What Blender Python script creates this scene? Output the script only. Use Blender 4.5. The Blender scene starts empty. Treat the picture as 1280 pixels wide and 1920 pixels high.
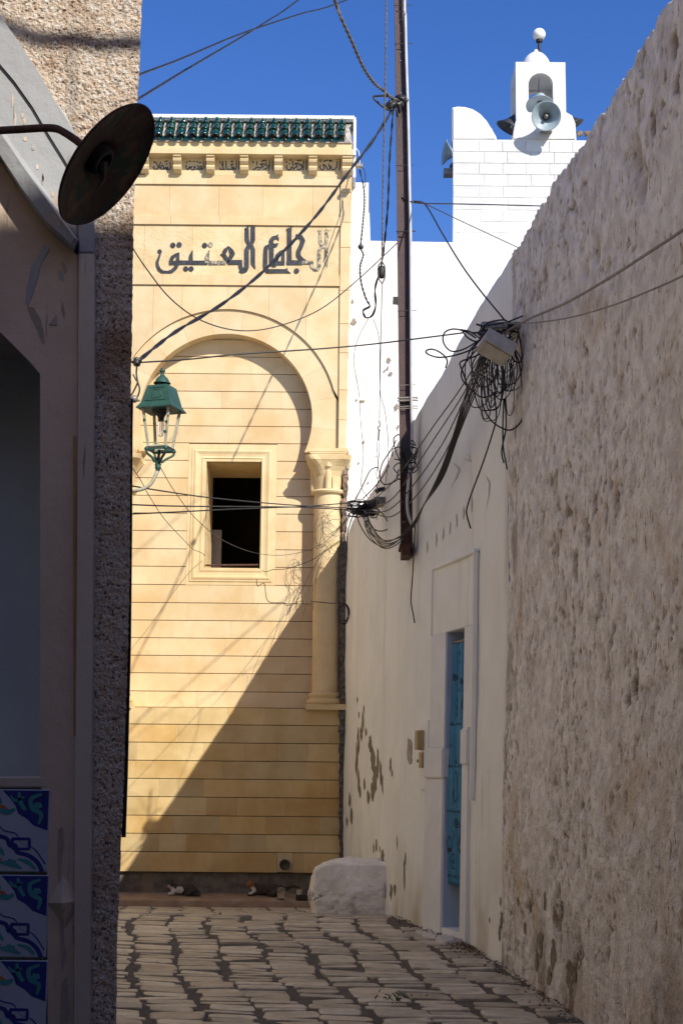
import bpy, bmesh, math, random
import numpy as np
from mathutils import Vector, Matrix, Euler, noise as mn
random.seed(7)
R = math.radians
sc = bpy.context.scene
COL = sc.collection

# ---------------------------------------------------------------- camera
FPX = 2900.0; EYE = 1.6; ROLL = .009
PITCH = math.atan(490/FPX)
cam_d = bpy.data.cameras.new("camera")
cam = bpy.data.objects.new("camera", cam_d); COL.objects.link(cam)
CM = Matrix.Rotation(math.pi/2+PITCH, 3, 'X') @ Matrix.Rotation(ROLL, 3, 'Z')
cam.matrix_world = Matrix.Translation((0, 0, EYE)) @ CM.to_4x4()
cam_d.sensor_fit = 'VERTICAL'; cam_d.sensor_height = 36; cam_d.lens = FPX/1920*36
cam_d.clip_end = 2000; cam_d.clip_start = .05
sc.camera = cam

# ---------------------------------------------------------------- light
SUN = Vector((-.68, 1.0, -.95)).normalized()      # the way the light travels
w = bpy.data.worlds.new("World"); sc.world = w; w.use_nodes = True
nt = w.node_tree; nt.nodes.clear()
sky = nt.nodes.new('ShaderNodeTexSky'); sky.sky_type = 'NISHITA'; sky.sun_disc = False
sky.sun_elevation = math.asin(-SUN.z); sky.sun_rotation = math.atan2(-SUN.x, -SUN.y)
sky.altitude = 100; sky.air_density = 1.0; sky.dust_density = .35; sky.ozone_density = 3.0
hs_ = nt.nodes.new('ShaderNodeHueSaturation'); hs_.inputs['Saturation'].default_value = 1.3; hs_.inputs['Hue'].default_value = .518
bg = nt.nodes.new('ShaderNodeBackground'); bg.inputs[1].default_value = .125
wo = nt.nodes.new('ShaderNodeOutputWorld')
nt.links.new(sky.outputs[0], hs_.inputs['Color']); nt.links.new(hs_.outputs[0], bg.inputs[0]); nt.links.new(bg.outputs[0], wo.inputs[0])
sd = bpy.data.lights.new("sun", 'SUN'); sd.energy = 4.6; sd.angle = R(.5); sd.color = (1, .93, .82)
so = bpy.data.objects.new("sun", sd); COL.objects.link(so)
so.rotation_euler = SUN.to_track_quat('-Z', 'Y').to_euler()
sc.view_settings.view_transform = 'Standard'; sc.view_settings.look = 'None'
sc.view_settings.exposure = .38; sc.view_settings.gamma = 1

# ---------------------------------------------------------------- helpers
def at(px, py, Y):
    d = CM @ Vector(((px-640)/FPX, -(py-960)/FPX, -1))
    return Vector((0, 0, EYE)) + d*(Y/d.y)
CMI = CM.transposed()
def proj(p):
    q = CMI @ (Vector(p)-Vector((0, 0, EYE)))
    return 640+FPX*q.x/-q.z, 960-FPX*q.y/-q.z

OFF = {}
def thing(name, label, cat, loc=(0, 0, 0), group=None):
    o = bpy.data.objects.new(name, None); COL.objects.link(o); o.location = loc
    o.empty_display_size = .1
    o['label'] = label; o['category'] = cat
    if group: o['group'] = group
    OFF[o.name] = Vector(loc)
    return o
def tag(o, label, cat, group=None):
    o['label'] = label; o['category'] = cat
    if group: o['group'] = group
    return o
def link(name, me, m=None, parent=None):
    if m is not None and not me.materials: me.materials.append(m)
    o = bpy.data.objects.new(name, me); COL.objects.link(o)
    if parent: o.parent = parent
    OFF[o.name] = OFF.get(parent.name, Vector()) if parent else Vector()
    return o
def obj(name, bm, m=None, parent=None, smooth=False, recalc=True):
    if recalc: bmesh.ops.recalc_face_normals(bm, faces=bm.faces)
    me = bpy.data.meshes.new(name); 
    off = OFF.get(parent.name, Vector()) if parent else Vector()
    if off.length > 0: bmesh.ops.translate(bm, verts=bm.verts, vec=-off)
    bm.to_mesh(me); bm.free()
    if smooth: me.polygons.foreach_set('use_smooth', [True]*len(me.polygons))
    return link(name, me, m, parent)
def pymesh(name, vs, fs, m, parent=None, smooth=False):
    me = bpy.data.meshes.new(name)
    off = OFF.get(parent.name, Vector()) if parent else Vector()
    me.from_pydata([tuple(Vector(v)-off) for v in vs], [], fs); me.update()
    if smooth: me.polygons.foreach_set('use_smooth', [True]*len(me.polygons))
    return link(name, me, m, parent)
def B(): return bmesh.new()
def box(bm, x0, x1, y0, y1, z0, z1, M=None):
    vs = [bm.verts.new(v) for v in ((x0,y0,z0),(x1,y0,z0),(x1,y1,z0),(x0,y1,z0),(x0,y0,z1),(x1,y0,z1),(x1,y1,z1),(x0,y1,z1))]
    if M is not None:
        for v in vs: v.co = M @ v.co
    for f in ((0,1,2,3),(4,7,6,5),(0,4,5,1),(1,5,6,2),(2,6,7,3),(3,7,4,0)): bm.faces.new([vs[i] for i in f])
    return vs
def block(bm, x0, x1, z0, z1, yf, yb, b=.006, jig=0):
    """stone block facing -Y with a chamfered face"""
    j = lambda: random.uniform(-jig, jig)
    r = []
    for (y, i) in ((yb, 0), (yf+b, 0), (yf, b)):
        r.append([bm.verts.new((x, y+(j() if i else 0), z)) for x, z in ((x0+i, z0+i), (x1-i, z0+i), (x1-i, z1-i), (x0+i, z1-i))])
    for a, c in ((0, 1), (1, 2)):
        for k in range(4): bm.faces.new((r[a][k], r[a][(k+1) % 4], r[c][(k+1) % 4], r[c][k]))
    bm.faces.new(r[2]); bm.faces.new(r[0][::-1])
def prism(bm, pts, y0, y1):
    """polygon in XZ extruded along Y (y0 front)"""
    a = [bm.verts.new((x, y0, z)) for x, z in pts]; c = [bm.verts.new((x, y1, z)) for x, z in pts]
    n = len(pts)
    bm.faces.new(a); bm.faces.new(c[::-1])
    for i in range(n): bm.faces.new((a[i], c[i], c[(i+1) % n], a[(i+1) % n]))
def prism_x(bm, pts, x0, x1):
    a = [bm.verts.new((x0, y, z)) for y, z in pts]; c = [bm.verts.new((x1, y, z)) for y, z in pts]
    n = len(pts)
    bm.faces.new(a); bm.faces.new(c[::-1])
    for i in range(n): bm.faces.new((a[i], c[i], c[(i+1) % n], a[(i+1) % n]))
def tube(bm, pts, r, n=6, caps=True):
    pts = [Vector(p) for p in pts]; rs = r if isinstance(r, (list, tuple)) else [r]*len(pts)
    rings = []; up = Vector((0, 0, 1)); prev = None
    for i, p in enumerate(pts):
        t = (pts[min(i+1, len(pts)-1)]-pts[max(i-1, 0)])
        if t.length < 1e-9: t = Vector((0, 0, 1))
        t.normalize()
        if prev is None:
            a = t.cross(up)
            if a.length < .1: a = t.cross(Vector((0, 1, 0)))
        else:
            a = prev-t*prev.dot(t)
            if a.length < 1e-6: a = t.cross(up)
        a.normalize(); prev = a; b = t.cross(a)
        rings.append([bm.verts.new(p+(a*math.cos(2*math.pi*k/n)+b*math.sin(2*math.pi*k/n))*rs[i]) for k in range(n)])
    for i in range(len(rings)-1):
        for k in range(n): bm.faces.new((rings[i][k], rings[i][(k+1) % n], rings[i+1][(k+1) % n], rings[i+1][k]))
    if caps: bm.faces.new(rings[0][::-1]); bm.faces.new(rings[-1])
def lathe(bm, prof, n=16, M=None, close=False):
    """profile (r, z) turned about Z"""
    rings = []
    for r, z in prof:
        r = max(r, 1e-4)
        vs = [bm.verts.new((r*math.cos(2*math.pi*k/n), r*math.sin(2*math.pi*k/n), z)) for k in range(n)]
        if M is not None:
            for v in vs: v.co = M @ v.co
        rings.append(vs)
    for i in range(len(rings)-1):
        for k in range(n): bm.faces.new((rings[i][k], rings[i][(k+1) % n], rings[i+1][(k+1) % n], rings[i+1][k]))
    if close: bm.faces.new(rings[0][::-1]); bm.faces.new(rings[-1])
def crom(pts, n=6):
    """smooth curve through points"""
    P = [Vector(p) for p in pts]
    if len(P) < 3: return [P[0].lerp(P[-1], i/n) for i in range(n+1)]
    P = [P[0]*2-P[1]]+P+[P[-1]*2-P[-2]]; out = []
    for i in range(1, len(P)-2):
        for k in range(n):
            t = k/n; a, b, c, d = P[i-1:i+3]
            out.append(.5*((2*b)+(c-a)*t+(2*a-5*b+4*c-d)*t*t+(3*b-a-3*c+d)*t**3))
    out.append(P[-2]); return out
def rayoff(px, py, off):
    """the point on the pixel's ray that stands off metres in front of the right-hand wall"""
    lo, hi = 2.0, 18.0
    for _ in range(50):
        m = (lo+hi)/2; p = at(px, py, m)
        if p.x < wall_x(m)+.02*max(0, p.z)-off: lo = m
        else: hi = m
    return at(px, py, (lo+hi)/2)
def wire(bm, pts, r, n=6, seg=6, twist=0):
    """pts: (px, py, depth) measured in the photograph, turned into places in the street"""
    P = crom([rayoff(p[0], p[1], float(p[2])) if isinstance(p[2], str) else at(*p) for p in pts], seg)
    if twist:
        L = 0; Q = [[], []]; base = []
        fine = []
        for i in range(len(P)-1):
            m = max(1, int((P[i+1]-P[i]).length/(twist/8)))
            fine += [P[i].lerp(P[i+1], k/m) for k in range(m)]
        fine.append(P[-1])
        for i, p in enumerate(fine):
            t = (fine[min(i+1, len(fine)-1)]-fine[max(i-1, 0)]).normalized()
            a = t.cross(Vector((0, .9, .43))).normalized(); b = t.cross(a)
            if i: L += (fine[i]-fine[i-1]).length
            for k in (0, 1):
                ang = 2*math.pi*L/twist+math.pi*k
                Q[k].append(p+(a*math.cos(ang)+b*math.sin(ang))*r*.95)
        for q in Q: tube(bm, q, r, 5)
    else: tube(bm, P, r, n)

_lat = {}
def vn(x, y, seed=0):
    """value noise on numpy arrays, 0..1"""
    if seed not in _lat: _lat[seed] = np.random.RandomState(seed+11).rand(256, 256)
    g = _lat[seed]; x0 = np.floor(x).astype(int); y0 = np.floor(y).astype(int)
    fx = x-x0; fy = y-y0; fx = fx*fx*(3-2*fx); fy = fy*fy*(3-2*fy)
    a = g[x0 % 256, y0 % 256]; b = g[(x0+1) % 256, y0 % 256]; c = g[x0 % 256, (y0+1) % 256]; d = g[(x0+1) % 256, (y0+1) % 256]
    return (a*(1-fx)+b*fx)*(1-fy)+(c*(1-fx)+d*fx)*fy
def fbm(x, y, o=4, seed=0):
    s = 0; a = .5; t = 0
    for k in range(o): s = s+a*vn(x, y, seed+k); t += a; x = x*2.03+7; y = y*2.03+3; a *= .5
    return s/t

# ---------------------------------------------------------------- materials
def mat(name, c1, c2=None, scale=4, rough=.85, bump=.2, bscale=60, var=0, metal=0, spec=.5, thr=(.35, .65),
        stain=None, sscale=(6, 6, .6), sthr=(.55, .75), coat=0, c3=None, c3s=1.2, c3t=(.5, .7), bdist=.01, attr=None, attrc=None, huevar=0, b2=0, b2s=8):
    m = bpy.data.materials.new(name); m.use_nodes = True; nt = m.node_tree; N = nt.nodes; L = nt.links
    p = N['Principled BSDF']; p.inputs['Roughness'].default_value = rough; p.inputs['Metallic'].default_value = metal
    p.inputs['Specular IOR Level'].default_value = spec; p.inputs['Coat Weight'].default_value = coat
    tc = N.new('ShaderNodeTexCoord'); co = tc.outputs['Object']
    def nz(s, det=6, r=.6, vec=None):
        n = N.new('ShaderNodeTexNoise'); n.inputs['Scale'].default_value = s; n.inputs['Detail'].default_value = det
        n.inputs['Roughness'].default_value = r; L.new(vec or co, n.inputs['Vector']); return n.outputs['Fac']
    def mr(f, a, b, c=0, d=1):
        n = N.new('ShaderNodeMapRange'); n.interpolation_type = 'SMOOTHSTEP'
        for i, v in zip((1, 2, 3, 4), (a, b, c, d)): n.inputs[i].default_value = v
        L.new(f, n.inputs[0]); return n.outputs[0]
    def mix(f, a, b, mode='MIX'):
        n = N.new('ShaderNodeMix'); n.data_type = 'RGBA'; n.blend_type = mode
        for i, v in ((0, f), (6, a), (7, b)):
            if isinstance(v, (int, float)): n.inputs[i].default_value = v
            elif isinstance(v, tuple): n.inputs[i].default_value = (*v, 1) if len(v) == 3 else v
            else: L.new(v, n.inputs[i])
        return n.outputs[2]
    c = None
    if c2 is None: c2 = tuple(x*.85 for x in c1)
    c = mix(mr(nz(scale), *thr), c1, c2)
    if c3 is not None: c = mix(mr(nz(c3s, 5), *c3t), c, c3)
    if stain is not None:
        mp = N.new('ShaderNodeMapping'); mp.inputs['Scale'].default_value = sscale; mp.inputs['Location'].default_value = (3, 5, 1)
        L.new(co, mp.inputs[0]); c = mix(mr(nz(1, 7, .65, mp.outputs[0]), *sthr), c, stain)
    if attr:
        a = N.new('ShaderNodeAttribute'); a.attribute_name = attr
        c = mix(a.outputs['Fac'], c, attrc)
    if var:
        oi = N.new('ShaderNodeObjectInfo'); v = mr(oi.outputs['Random'], 0, 1, 1-var, 1+var*.6)
        h = N.new('ShaderNodeHueSaturation'); L.new(v, h.inputs['Value']); L.new(c, h.inputs['Color'])
        if huevar:
            ml = N.new('ShaderNodeMath'); ml.operation = 'MULTIPLY_ADD'; ml.inputs[1].default_value = 7.31; L.new(oi.outputs['Random'], ml.inputs[0])
            fr = N.new('ShaderNodeMath'); fr.operation = 'FRACT'; L.new(ml.outputs[0], fr.inputs[0])
            L.new(mr(fr.outputs[0], 0, 1, .5-huevar, .5+huevar*.7), h.inputs['Hue'])
            L.new(mr(fr.outputs[0], 0, 1, 1+huevar*14, 1-huevar*14), h.inputs['Saturation'])
        c = h.outputs[0]
    L.new(c, p.inputs['Base Color'])
    if bump:
        b = N.new('ShaderNodeBump'); b.inputs['Strength'].default_value = bump; b.inputs['Distance'].default_value = bdist
        L.new(nz(bscale, 5, .65), b.inputs['Height']); out = b.outputs[0]
        if b2:
            q = N.new('ShaderNodeBump'); q.inputs['Strength'].default_value = b2; q.inputs['Distance'].default_value = .03
            L.new(nz(b2s, 4), q.inputs['Height']); L.new(out, q.inputs['Normal']); out = q.outputs[0]
        L.new(out, p.inputs['Normal'])
    return m

M = {}
M['ashlar'] = mat('ashlar', (.67,.535,.325), (.59,.435,.225), 2.6, .8, .25, 45, var=.05, huevar=.004, thr=(.3,.7), c3=(.70,.58,.37), c3s=1.4, c3t=(.55,.8), bdist=.006)
M['ashlar_low'] = mat('ashlar_low', (.61,.46,.225), (.49,.335,.13), 2.2, .75, .25, 45, var=.13, huevar=.006, thr=(.3,.7), c3=(.60,.46,.25), c3s=1.6, c3t=(.55,.8), bdist=.006)
M['tooled'] = mat('tooled', (.68,.545,.33), (.62,.46,.24), 3, .85, .8, 26, var=.06, bdist=.012)
M['moulded'] = mat('moulded', (.68,.54,.31), (.60,.45,.23), 3, .75, .15, 60, bdist=.004)
M['mortar'] = mat('mortar', (.66,.54,.34), (.55,.42,.24), 8, .9, .3, 80)
M['ink'] = mat('ink', (.016,.017,.02), (.05,.055,.065), 22, .5, .3, 60, thr=(.4,.75))
M['ink_worn'] = mat('ink_worn', (.05,.05,.055), (.45,.38,.26), 30, .7, .3, 60, thr=(.38,.6))
M['green_glaze'] = mat('green_glaze', (.002,.028,.018), (.004,.045,.028), 9, .12, .1, 40, var=.3, spec=.7, coat=.5)
M['tile_mortar'] = mat('tile_mortar', (.5,.47,.42), (.28,.25,.21), 12, .9, .5, 60)
M['whitewash'] = mat('whitewash', (.74,.735,.72), (.67,.66,.64), 3, .85, .5, 25, stain=(.50,.47,.42), sthr=(.56,.85), b2=.3, b2s=6)
M['white_old'] = mat('white_old', (.77,.765,.75), (.70,.69,.66), 3, .9, .6, 22, c3=(.42,.37,.31), c3s=9, c3t=(.66,.72), b2=.5, b2s=9)
M['block_white'] = mat('block_white', (.72,.72,.71), (.65,.65,.64), 5, .85, .5, 30, var=.08, stain=(.5,.48,.45), sthr=(.6,.85), b2=.3, b2s=7)
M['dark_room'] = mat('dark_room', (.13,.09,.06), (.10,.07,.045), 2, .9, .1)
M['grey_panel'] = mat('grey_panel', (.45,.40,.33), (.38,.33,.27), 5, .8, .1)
M['rust'] = mat('rust', (.10,.035,.02), (.05,.025,.018), 22, .75, .4, 80, c3=(.16,.06,.03), c3s=40)
M['pole_steel_lit'] = mat('pole_steel_lit', (.075,.038,.032), (.055,.03,.028), 6, .55, .25, 60, stain=(.10,.035,.018), sscale=(12,12,1.2), sthr=(.55,.72))
M['pole_rusty'] = mat('pole_rusty', (.10,.035,.018), (.045,.025,.02), 18, .85, .6, 60, c3=(.25,.2,.16), c3s=25, c3t=(.62,.7))
M['cable'] = mat('cable', (.012,.012,.013), (.02,.02,.021), 20, .45, 0)
M['cable_brown'] = mat('cable_brown', (.10,.085,.065), (.07,.06,.045), 20, .6, 0)
M['cable_grey'] = mat('cable_grey', (.28,.25,.21), (.2,.18,.15), 20, .6, 0)
M['rope'] = mat('rope', (.20,.17,.14), (.08,.07,.06), 60, .9, .5, 150)
M['conduit'] = mat('conduit', (.52,.53,.55), (.44,.44,.45), 8, .5, .1)
M['horn'] = mat('horn', (.34,.42,.46), (.27,.34,.38), 5, .45, .05, coat=.1)
M['horn_dark'] = mat('horn_dark', (.03,.035,.045), (.02,.022,.03), 5, .5, .05)
M['metal_worn'] = mat('metal_worn', (.35,.33,.30), (.18,.16,.14), 25, .5, .2, metal=.4)
M['lamp_green'] = mat('lamp_green', (.012,.062,.052), (.02,.082,.068), 12, .5, .3, 60, spec=.5, c3=(.12,.17,.13), c3s=30, c3t=(.64,.74))
M['lamp_pale'] = mat('lamp_pale', (.42,.42,.34), (.34,.35,.27), 14, .6, .3, 60, c3=(.05,.09,.075), c3s=34, c3t=(.60,.68))
M['black'] = mat('black', (.012,.012,.012), (.02,.02,.02), 10, .6, .1)
M['plastic_white'] = mat('plastic_white', (.50,.48,.42), (.40,.37,.31), 9, .5, .1, stain=(.22,.19,.15), sscale=(20,20,20), sthr=(.6,.8))
M['smooth_wall'] = mat('smooth_wall', (.83,.84,.79), (.77,.78,.73), 1.6, .9, .35, 18, stain=(.58,.52,.44), sscale=(5,5,.35), sthr=(.52,.85), b2=.25, b2s=3.5, attr='dirt', attrc=(.42,.31,.20), bdist=.008)
M['rough_wall'] = mat('rough_wall', (.84,.82,.775), (.63,.60,.56), 9, .95, .9, 30, c3=(.56,.44,.32), c3s=1.3, c3t=(.54,.76), stain=(.36,.26,.18), sscale=(26,26,11), sthr=(.57,.68), attr='pit', attrc=(.17,.105,.06), b2=.9, b2s=17, bdist=.015)
M['door_paint'] = mat('door_paint', (.76,.77,.77), (.69,.70,.71), 2.5, .85, .3, 22, b2=.2, b2s=6, stain=(.56,.55,.52), sthr=(.6,.85))
M['jamb_blue'] = mat('jamb_blue', (.42,.52,.66), (.36,.46,.60), 3, .85, .3, 22)
M['curtain'] = mat('curtain', (.03,.20,.36), (.02,.155,.30), 5, .7, .15, 200)
M['curtain_ink'] = mat('curtain_ink', (.006,.02,.035), (.01,.025,.04), 5, .8, 0)
M['peel'] = mat('peel', (.24,.205,.14), (.17,.14,.095), 18, .95, .5, 60)
M['peel_pale'] = mat('peel_pale', (.40,.35,.30), (.33,.28,.23), 18, .95, .4, 60)
M['meter'] = mat('meter', (.42,.32,.16), (.34,.25,.12), 8, .6, .1)
M['roughcast'] = mat('roughcast', (.78,.62,.47), (.88,.80,.70), 60, .95, 1.0, 110, thr=(.40,.62), c3=(.52,.36,.24), c3s=5, c3t=(.5,.72), bdist=.02, attr='pit', attrc=(.16,.11,.08))
M['surround'] = mat('surround', (.36,.375,.39), (.31,.32,.335), 2.2, .75, .35, 24, stain=(.24,.225,.22), sscale=(24,24,3), sthr=(.58,.74), c3=(.42,.35,.28), c3s=3, c3t=(.62,.75))
M['surround_tan'] = mat('surround_tan', (.62,.50,.39), (.53,.42,.325), 3, .8, .35, 24, stain=(.14,.10,.08), sscale=(30,30,2.5), sthr=(.62,.72), b2=.2, b2s=10)
M['surround_low'] = mat('surround_low', (.60,.52,.44), (.52,.45,.38), 2.5, .8, .35, 24, stain=(.14,.10,.08), sscale=(30,30,2.5), sthr=(.62,.74))
M['dark_cast'] = mat('dark_cast', (.36,.28,.20), (.28,.21,.15), 3, .95, .5, 40)  # walls of the out-of-view houses, kept dark to lower bounced light
M['cream_wash'] = mat('cream_wash', (.55,.48,.40), (.48,.41,.34), 2, .9, .3, 20)
M['niche_blue'] = mat('niche_blue', (.58,.62,.62), (.50,.54,.55), 2, .85, .25, 30)
M['tile_white'] = mat('tile_white', (.42,.48,.58), (.38,.44,.54), 5, .18, 0, coat=.4)
M['tile_navy'] = mat('tile_navy', (.02,.035,.24), (.018,.03,.19), 9, .18, 0, coat=.4)
M['tile_teal'] = mat('tile_teal', (.05,.26,.29), (.06,.29,.30), 9, .18, 0, coat=.4)
M['tile_red'] = mat('tile_red', (.50,.10,.05), (.45,.15,.05), 9, .18, 0, coat=.4)
M['dish_outer'] = mat('dish_outer', (.05,.018,.012), (.03,.015,.012), 14, .8, .4, 60)
M['dish_inner'] = mat('dish_inner', (.045,.018,.012), (.12,.075,.035), 11, .6, .4, 40, thr=(.48,.6), c3=(.015,.055,.035), c3s=14, c3t=(.54,.6), stain=(.16,.13,.10), sscale=(9,9,9), sthr=(.6,.68))
M['cement'] = mat('cement', (.17,.15,.12), (.10,.085,.07), 9, .95, .6, 40, c3=(.22,.17,.12), c3s=3)
M['ledge'] = mat('ledge', (.30,.20,.125), (.22,.14,.085), 5, .85, .4, 40, c3=(.34,.28,.2), c3s=4)
M['joint'] = mat('joint', (.115,.10,.082), (.075,.066,.055), 14, .95, .8, 50, c3=(.12,.105,.085), c3s=5)
M['cobble'] = mat('cobble', (.53,.475,.375), (.37,.32,.24), 8, .45, .6, 30, var=.3, huevar=.01, stain=(.15,.125,.095), sscale=(14,14,14), sthr=(.58,.75), spec=.55, b2=.35, b2s=12)
M['boulder'] = mat('boulder', (.82,.79,.73), (.70,.66,.60), 5, .95, .9, 20, c3=(.40,.34,.28), c3s=6, c3t=(.6,.75), b2=.9, b2s=9)
M['fur_dark'] = mat('fur_dark', (.022,.017,.013), (.045,.035,.025), 40, .9, .5, 150)
M['fur_white'] = mat('fur_white', (.50,.46,.42), (.40,.36,.32), 30, .9, .4, 150)
M['fur_orange'] = mat('fur_orange', (.22,.085,.035), (.12,.05,.025), 30, .9, .4, 150)
M['weed'] = mat('weed', (.05,.10,.03), (.03,.065,.02), 30, .7, 0)
M['litter'] = mat('litter', (.10,.06,.035), (.16,.10,.055), 40, .8, 0, var=.4)
M['flake'] = mat('flake', (.62,.60,.57), (.5,.47,.43), 30, .9, .3)
M['ochre'] = mat('ochre', (.50,.30,.15), (.42,.24,.12), 8, .9, .3, 40)
M['crack'] = mat('crack', (.30,.26,.21), (.22,.19,.15), 20, .95, 0)
M['notch'] = mat('notch', (.56,.53,.48), (.48,.45,.40), 20, .95, .2)
M['drain'] = mat('drain', (.16,.17,.19), (.10,.11,.12), 12, .5, .1)
M['rubble'] = mat('rubble', (.20,.13,.08), (.10,.075,.055), 16, .95, .9, 30, c3=(.34,.25,.17), c3s=8)
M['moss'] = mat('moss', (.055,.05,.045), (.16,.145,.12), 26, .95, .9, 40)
def glass_mat():
    m = bpy.data.materials.new('clear_glass'); m.use_nodes = True; p = m.node_tree.nodes['Principled BSDF']
    p.inputs['Base Color'].default_value = (.95,.93,.88,1); p.inputs['Transmission Weight'].default_value = .95
    p.inputs['Roughness'].default_value = .04; p.inputs['IOR'].default_value = 1.2
    return m
M['glass'] = glass_mat()
def globe_mat():
    return mat('opal_globe', (.80,.80,.79), (.78,.78,.77), 3, .6, 0)
M['globe'] = globe_mat()

# ---------------------------------------------------------------- ground profile and right-hand wall line
GY = [-12, 0, 8.92, 10.43, 11.6, 12.5, 13.3, 15.5, 17.0, 18.6, 60]; GZ = [-.30, .05, .327, .359, .386, .402, .418, .262, .172, .12, .12]
def gz(y): return float(np.interp(y, GY, GZ))
def gnd(px, py):
    """where the pixel's ray meets the street"""
    lo, hi = 2.0, 19.0
    for _ in range(60):
        m = (lo+hi)/2
        if at(px, py, m).z > gz(m): lo = m
        else: hi = m
    return at(px, py, (lo+hi)/2)
# ================================================================= STREET
def street():
    nx, ny = 60, 240
    ys = np.concatenate([np.linspace(-12, 3, 20), np.linspace(3.2, 19, 200), np.array([25, 60, 200, 600])])
    xs = np.concatenate([[-300, -40, -8], np.linspace(-3.2, 3.2, 90), [8, 40, 300]])
    vs = []; fs = []
    for y in ys:
        for x in xs:
            z = gz(y)+.018*(fbm(np.array([x*3.]), np.array([y*3.]), 3, 5)[0]-.5) if abs(x) < 4 and y < 20 else gz(y)
            # street edges banked up a little on the right
            vs.append((x, y, z-.004))
    W = len(xs)
    for j in range(len(ys)-1):
        for i in range(W-1):
            fs.append((j*W+i, j*W+i+1, (j+1)*W+i+1, (j+1)*W+i))
    s = pymesh('street', vs, fs, M['joint'], smooth=True); s['kind'] = 'structure'
    return s
ST = street()

# plan of the right-hand wall base, from far to near: (x, y)
WP = [(.052, 18.0), (.49, 13.3), (.678, 12.5), (.911, 11.6), (1.097, 10.43), (1.262, 8.92), (1.55, 6.3), (2.2, 1.0)]
def wall_x(y): return float(np.interp(y, [p[1] for p in WP][::-1], [p[0] for p in WP][::-1]))
LEFT_X = lambda y: -.54-.155*(y-4)       # face of the houses on the left

# paving: strips of worn stones run along the street; a stone is wide across, short along
def paving():
    quads = []      # (corner list, near distance)
    K = .11
    rnd = random.Random(3)
    for k in range(-6, 13):
        c0 = -1.35+k*.30
        y = 5.2+rnd.random()*.3
        ph = rnd.random()*6
        while y < 16.9:
            far = max(0, (y-12.8)/4.0)
            L = rnd.choice((.06, .075, .09, .10, .12, .14, .17, .21))*(1+.5*far)*(1 if rnd.random() > .06 else 1.8)
            wob = .07*math.sin(y*.9+.4)+.04*math.sin(y*2.3+1)+.014*math.sin(y*3.1+ph)
            wx = .30-.036
            a0 = c0+wob+.018+rnd.uniform(-.03, .02); a1 = c0+wob+.018+wx+rnd.uniform(-.025, .03)
            xm = (a0+a1)/2-K*(y-8)
            xl, xr = LEFT_X(y)+.02, wall_x(y)-.03
            if xl-.1 < xm < xr-.02 and rnd.random() > .02:
                x0 = max(a0-K*(y-8), xl); x1 = min(a1-K*(y-8), xr)
                if x1-x0 > .08:
                    quads.append((x0, x1, y, y+L, K, rnd.randint(0, 99999)))
            y += L+rnd.choice((.004, .008, .012, .022, .035))
    quads.sort(key=lambda q: abs(q[2]-8.2) if q[2] > 8.0 else 100+q[2])
    def stone(q, bm):
        x0, x1, y0, y1, K, sd = q; r = random.Random(sd)
        n = 20; ring = []
        cx, cy = (x0+x1)/2, (y0+y1)/2; hx, hy = (x1-x0)/2, (y1-y0)/2
        sl = r.uniform(-.14, .14)-.04-.25*max(0, -cx-.55); tilt = (r.uniform(-.03, .03), r.uniform(-.06, .06))
        jr = [1+r.uniform(-.17, .10) for _ in range(n)]
        jr = [(jr[i]*2+jr[i-1]+jr[(i+1) % n])/4 for i in range(n)]
        h = r.uniform(.001, .009)
        def P(f, dz):
            o = []
            for i in range(n):
                a = 2*math.pi*(i+.5)/n; c, s = math.cos(a), math.sin(a)
                e = r_e
                u = math.copysign(abs(c)**e, c)*hx*f*jr[i]; v = math.copysign(abs(s)**e, s)*hy*f*jr[(i*3) % n]
                X = cx+u-K*v; Y = cy+v+u*sl
                o.append(bm.verts.new((X, Y, gz(Y)+dz+tilt[0]*u+tilt[1]*v)))
            return o
        r_e = r.uniform(.2, .42)
        rr = [P(1.02, -.03), P(1.0, h*.3), P(.965, h*.85), P(.90, h*1.0), P(.45, h*1.1)]
        for a in range(len(rr)-1):
            for i in range(n): bm.faces.new((rr[a][i], rr[a][(i+1) % n], rr[a+1][(i+1) % n], rr[a+1][i]))
        bm.faces.new(rr[-1])
    for q in quads[:298]:
        bm = B(); stone(q, bm); o = obj('paving_stone', bm, M['cobble'], ST, smooth=False, recalc=False)
    bm = B()
    for q in quads[298:]: stone(q, bm)
    o = obj('paving_stone_remainder', bm, M['cobble'], ST, smooth=True, recalc=False); o['kind'] = 'stuff'
    # tiny grit in the joints
    bm = B()
    for i in range(1300):
        y = random.uniform(7.5, 16.8); x = random.uniform(LEFT_X(y), wall_x(y))
        edge = random.random() < .93
        if edge: x = wall_x(y)-abs(random.gauss(0, .07)); 
        s = random.uniform(.002, .008)
        z = gz(y)+.008
        vs = [bm.verts.new((x+random.uniform(-s, s), y+random.uniform(-s, s)*1.4, z+random.uniform(-.2, 1)*s)) for _ in range(4)]
        for f in ((0,1,2),(0,2,3),(0,3,1),(1,3,2)): bm.faces.new([vs[k] for k in f])
    o = obj('grit', bm, M['flake'], None); o['kind'] = 'stuff'; tag(o, 'loose grit in the paving joints along the foot of the right wall', 'grit')
paving()

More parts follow.
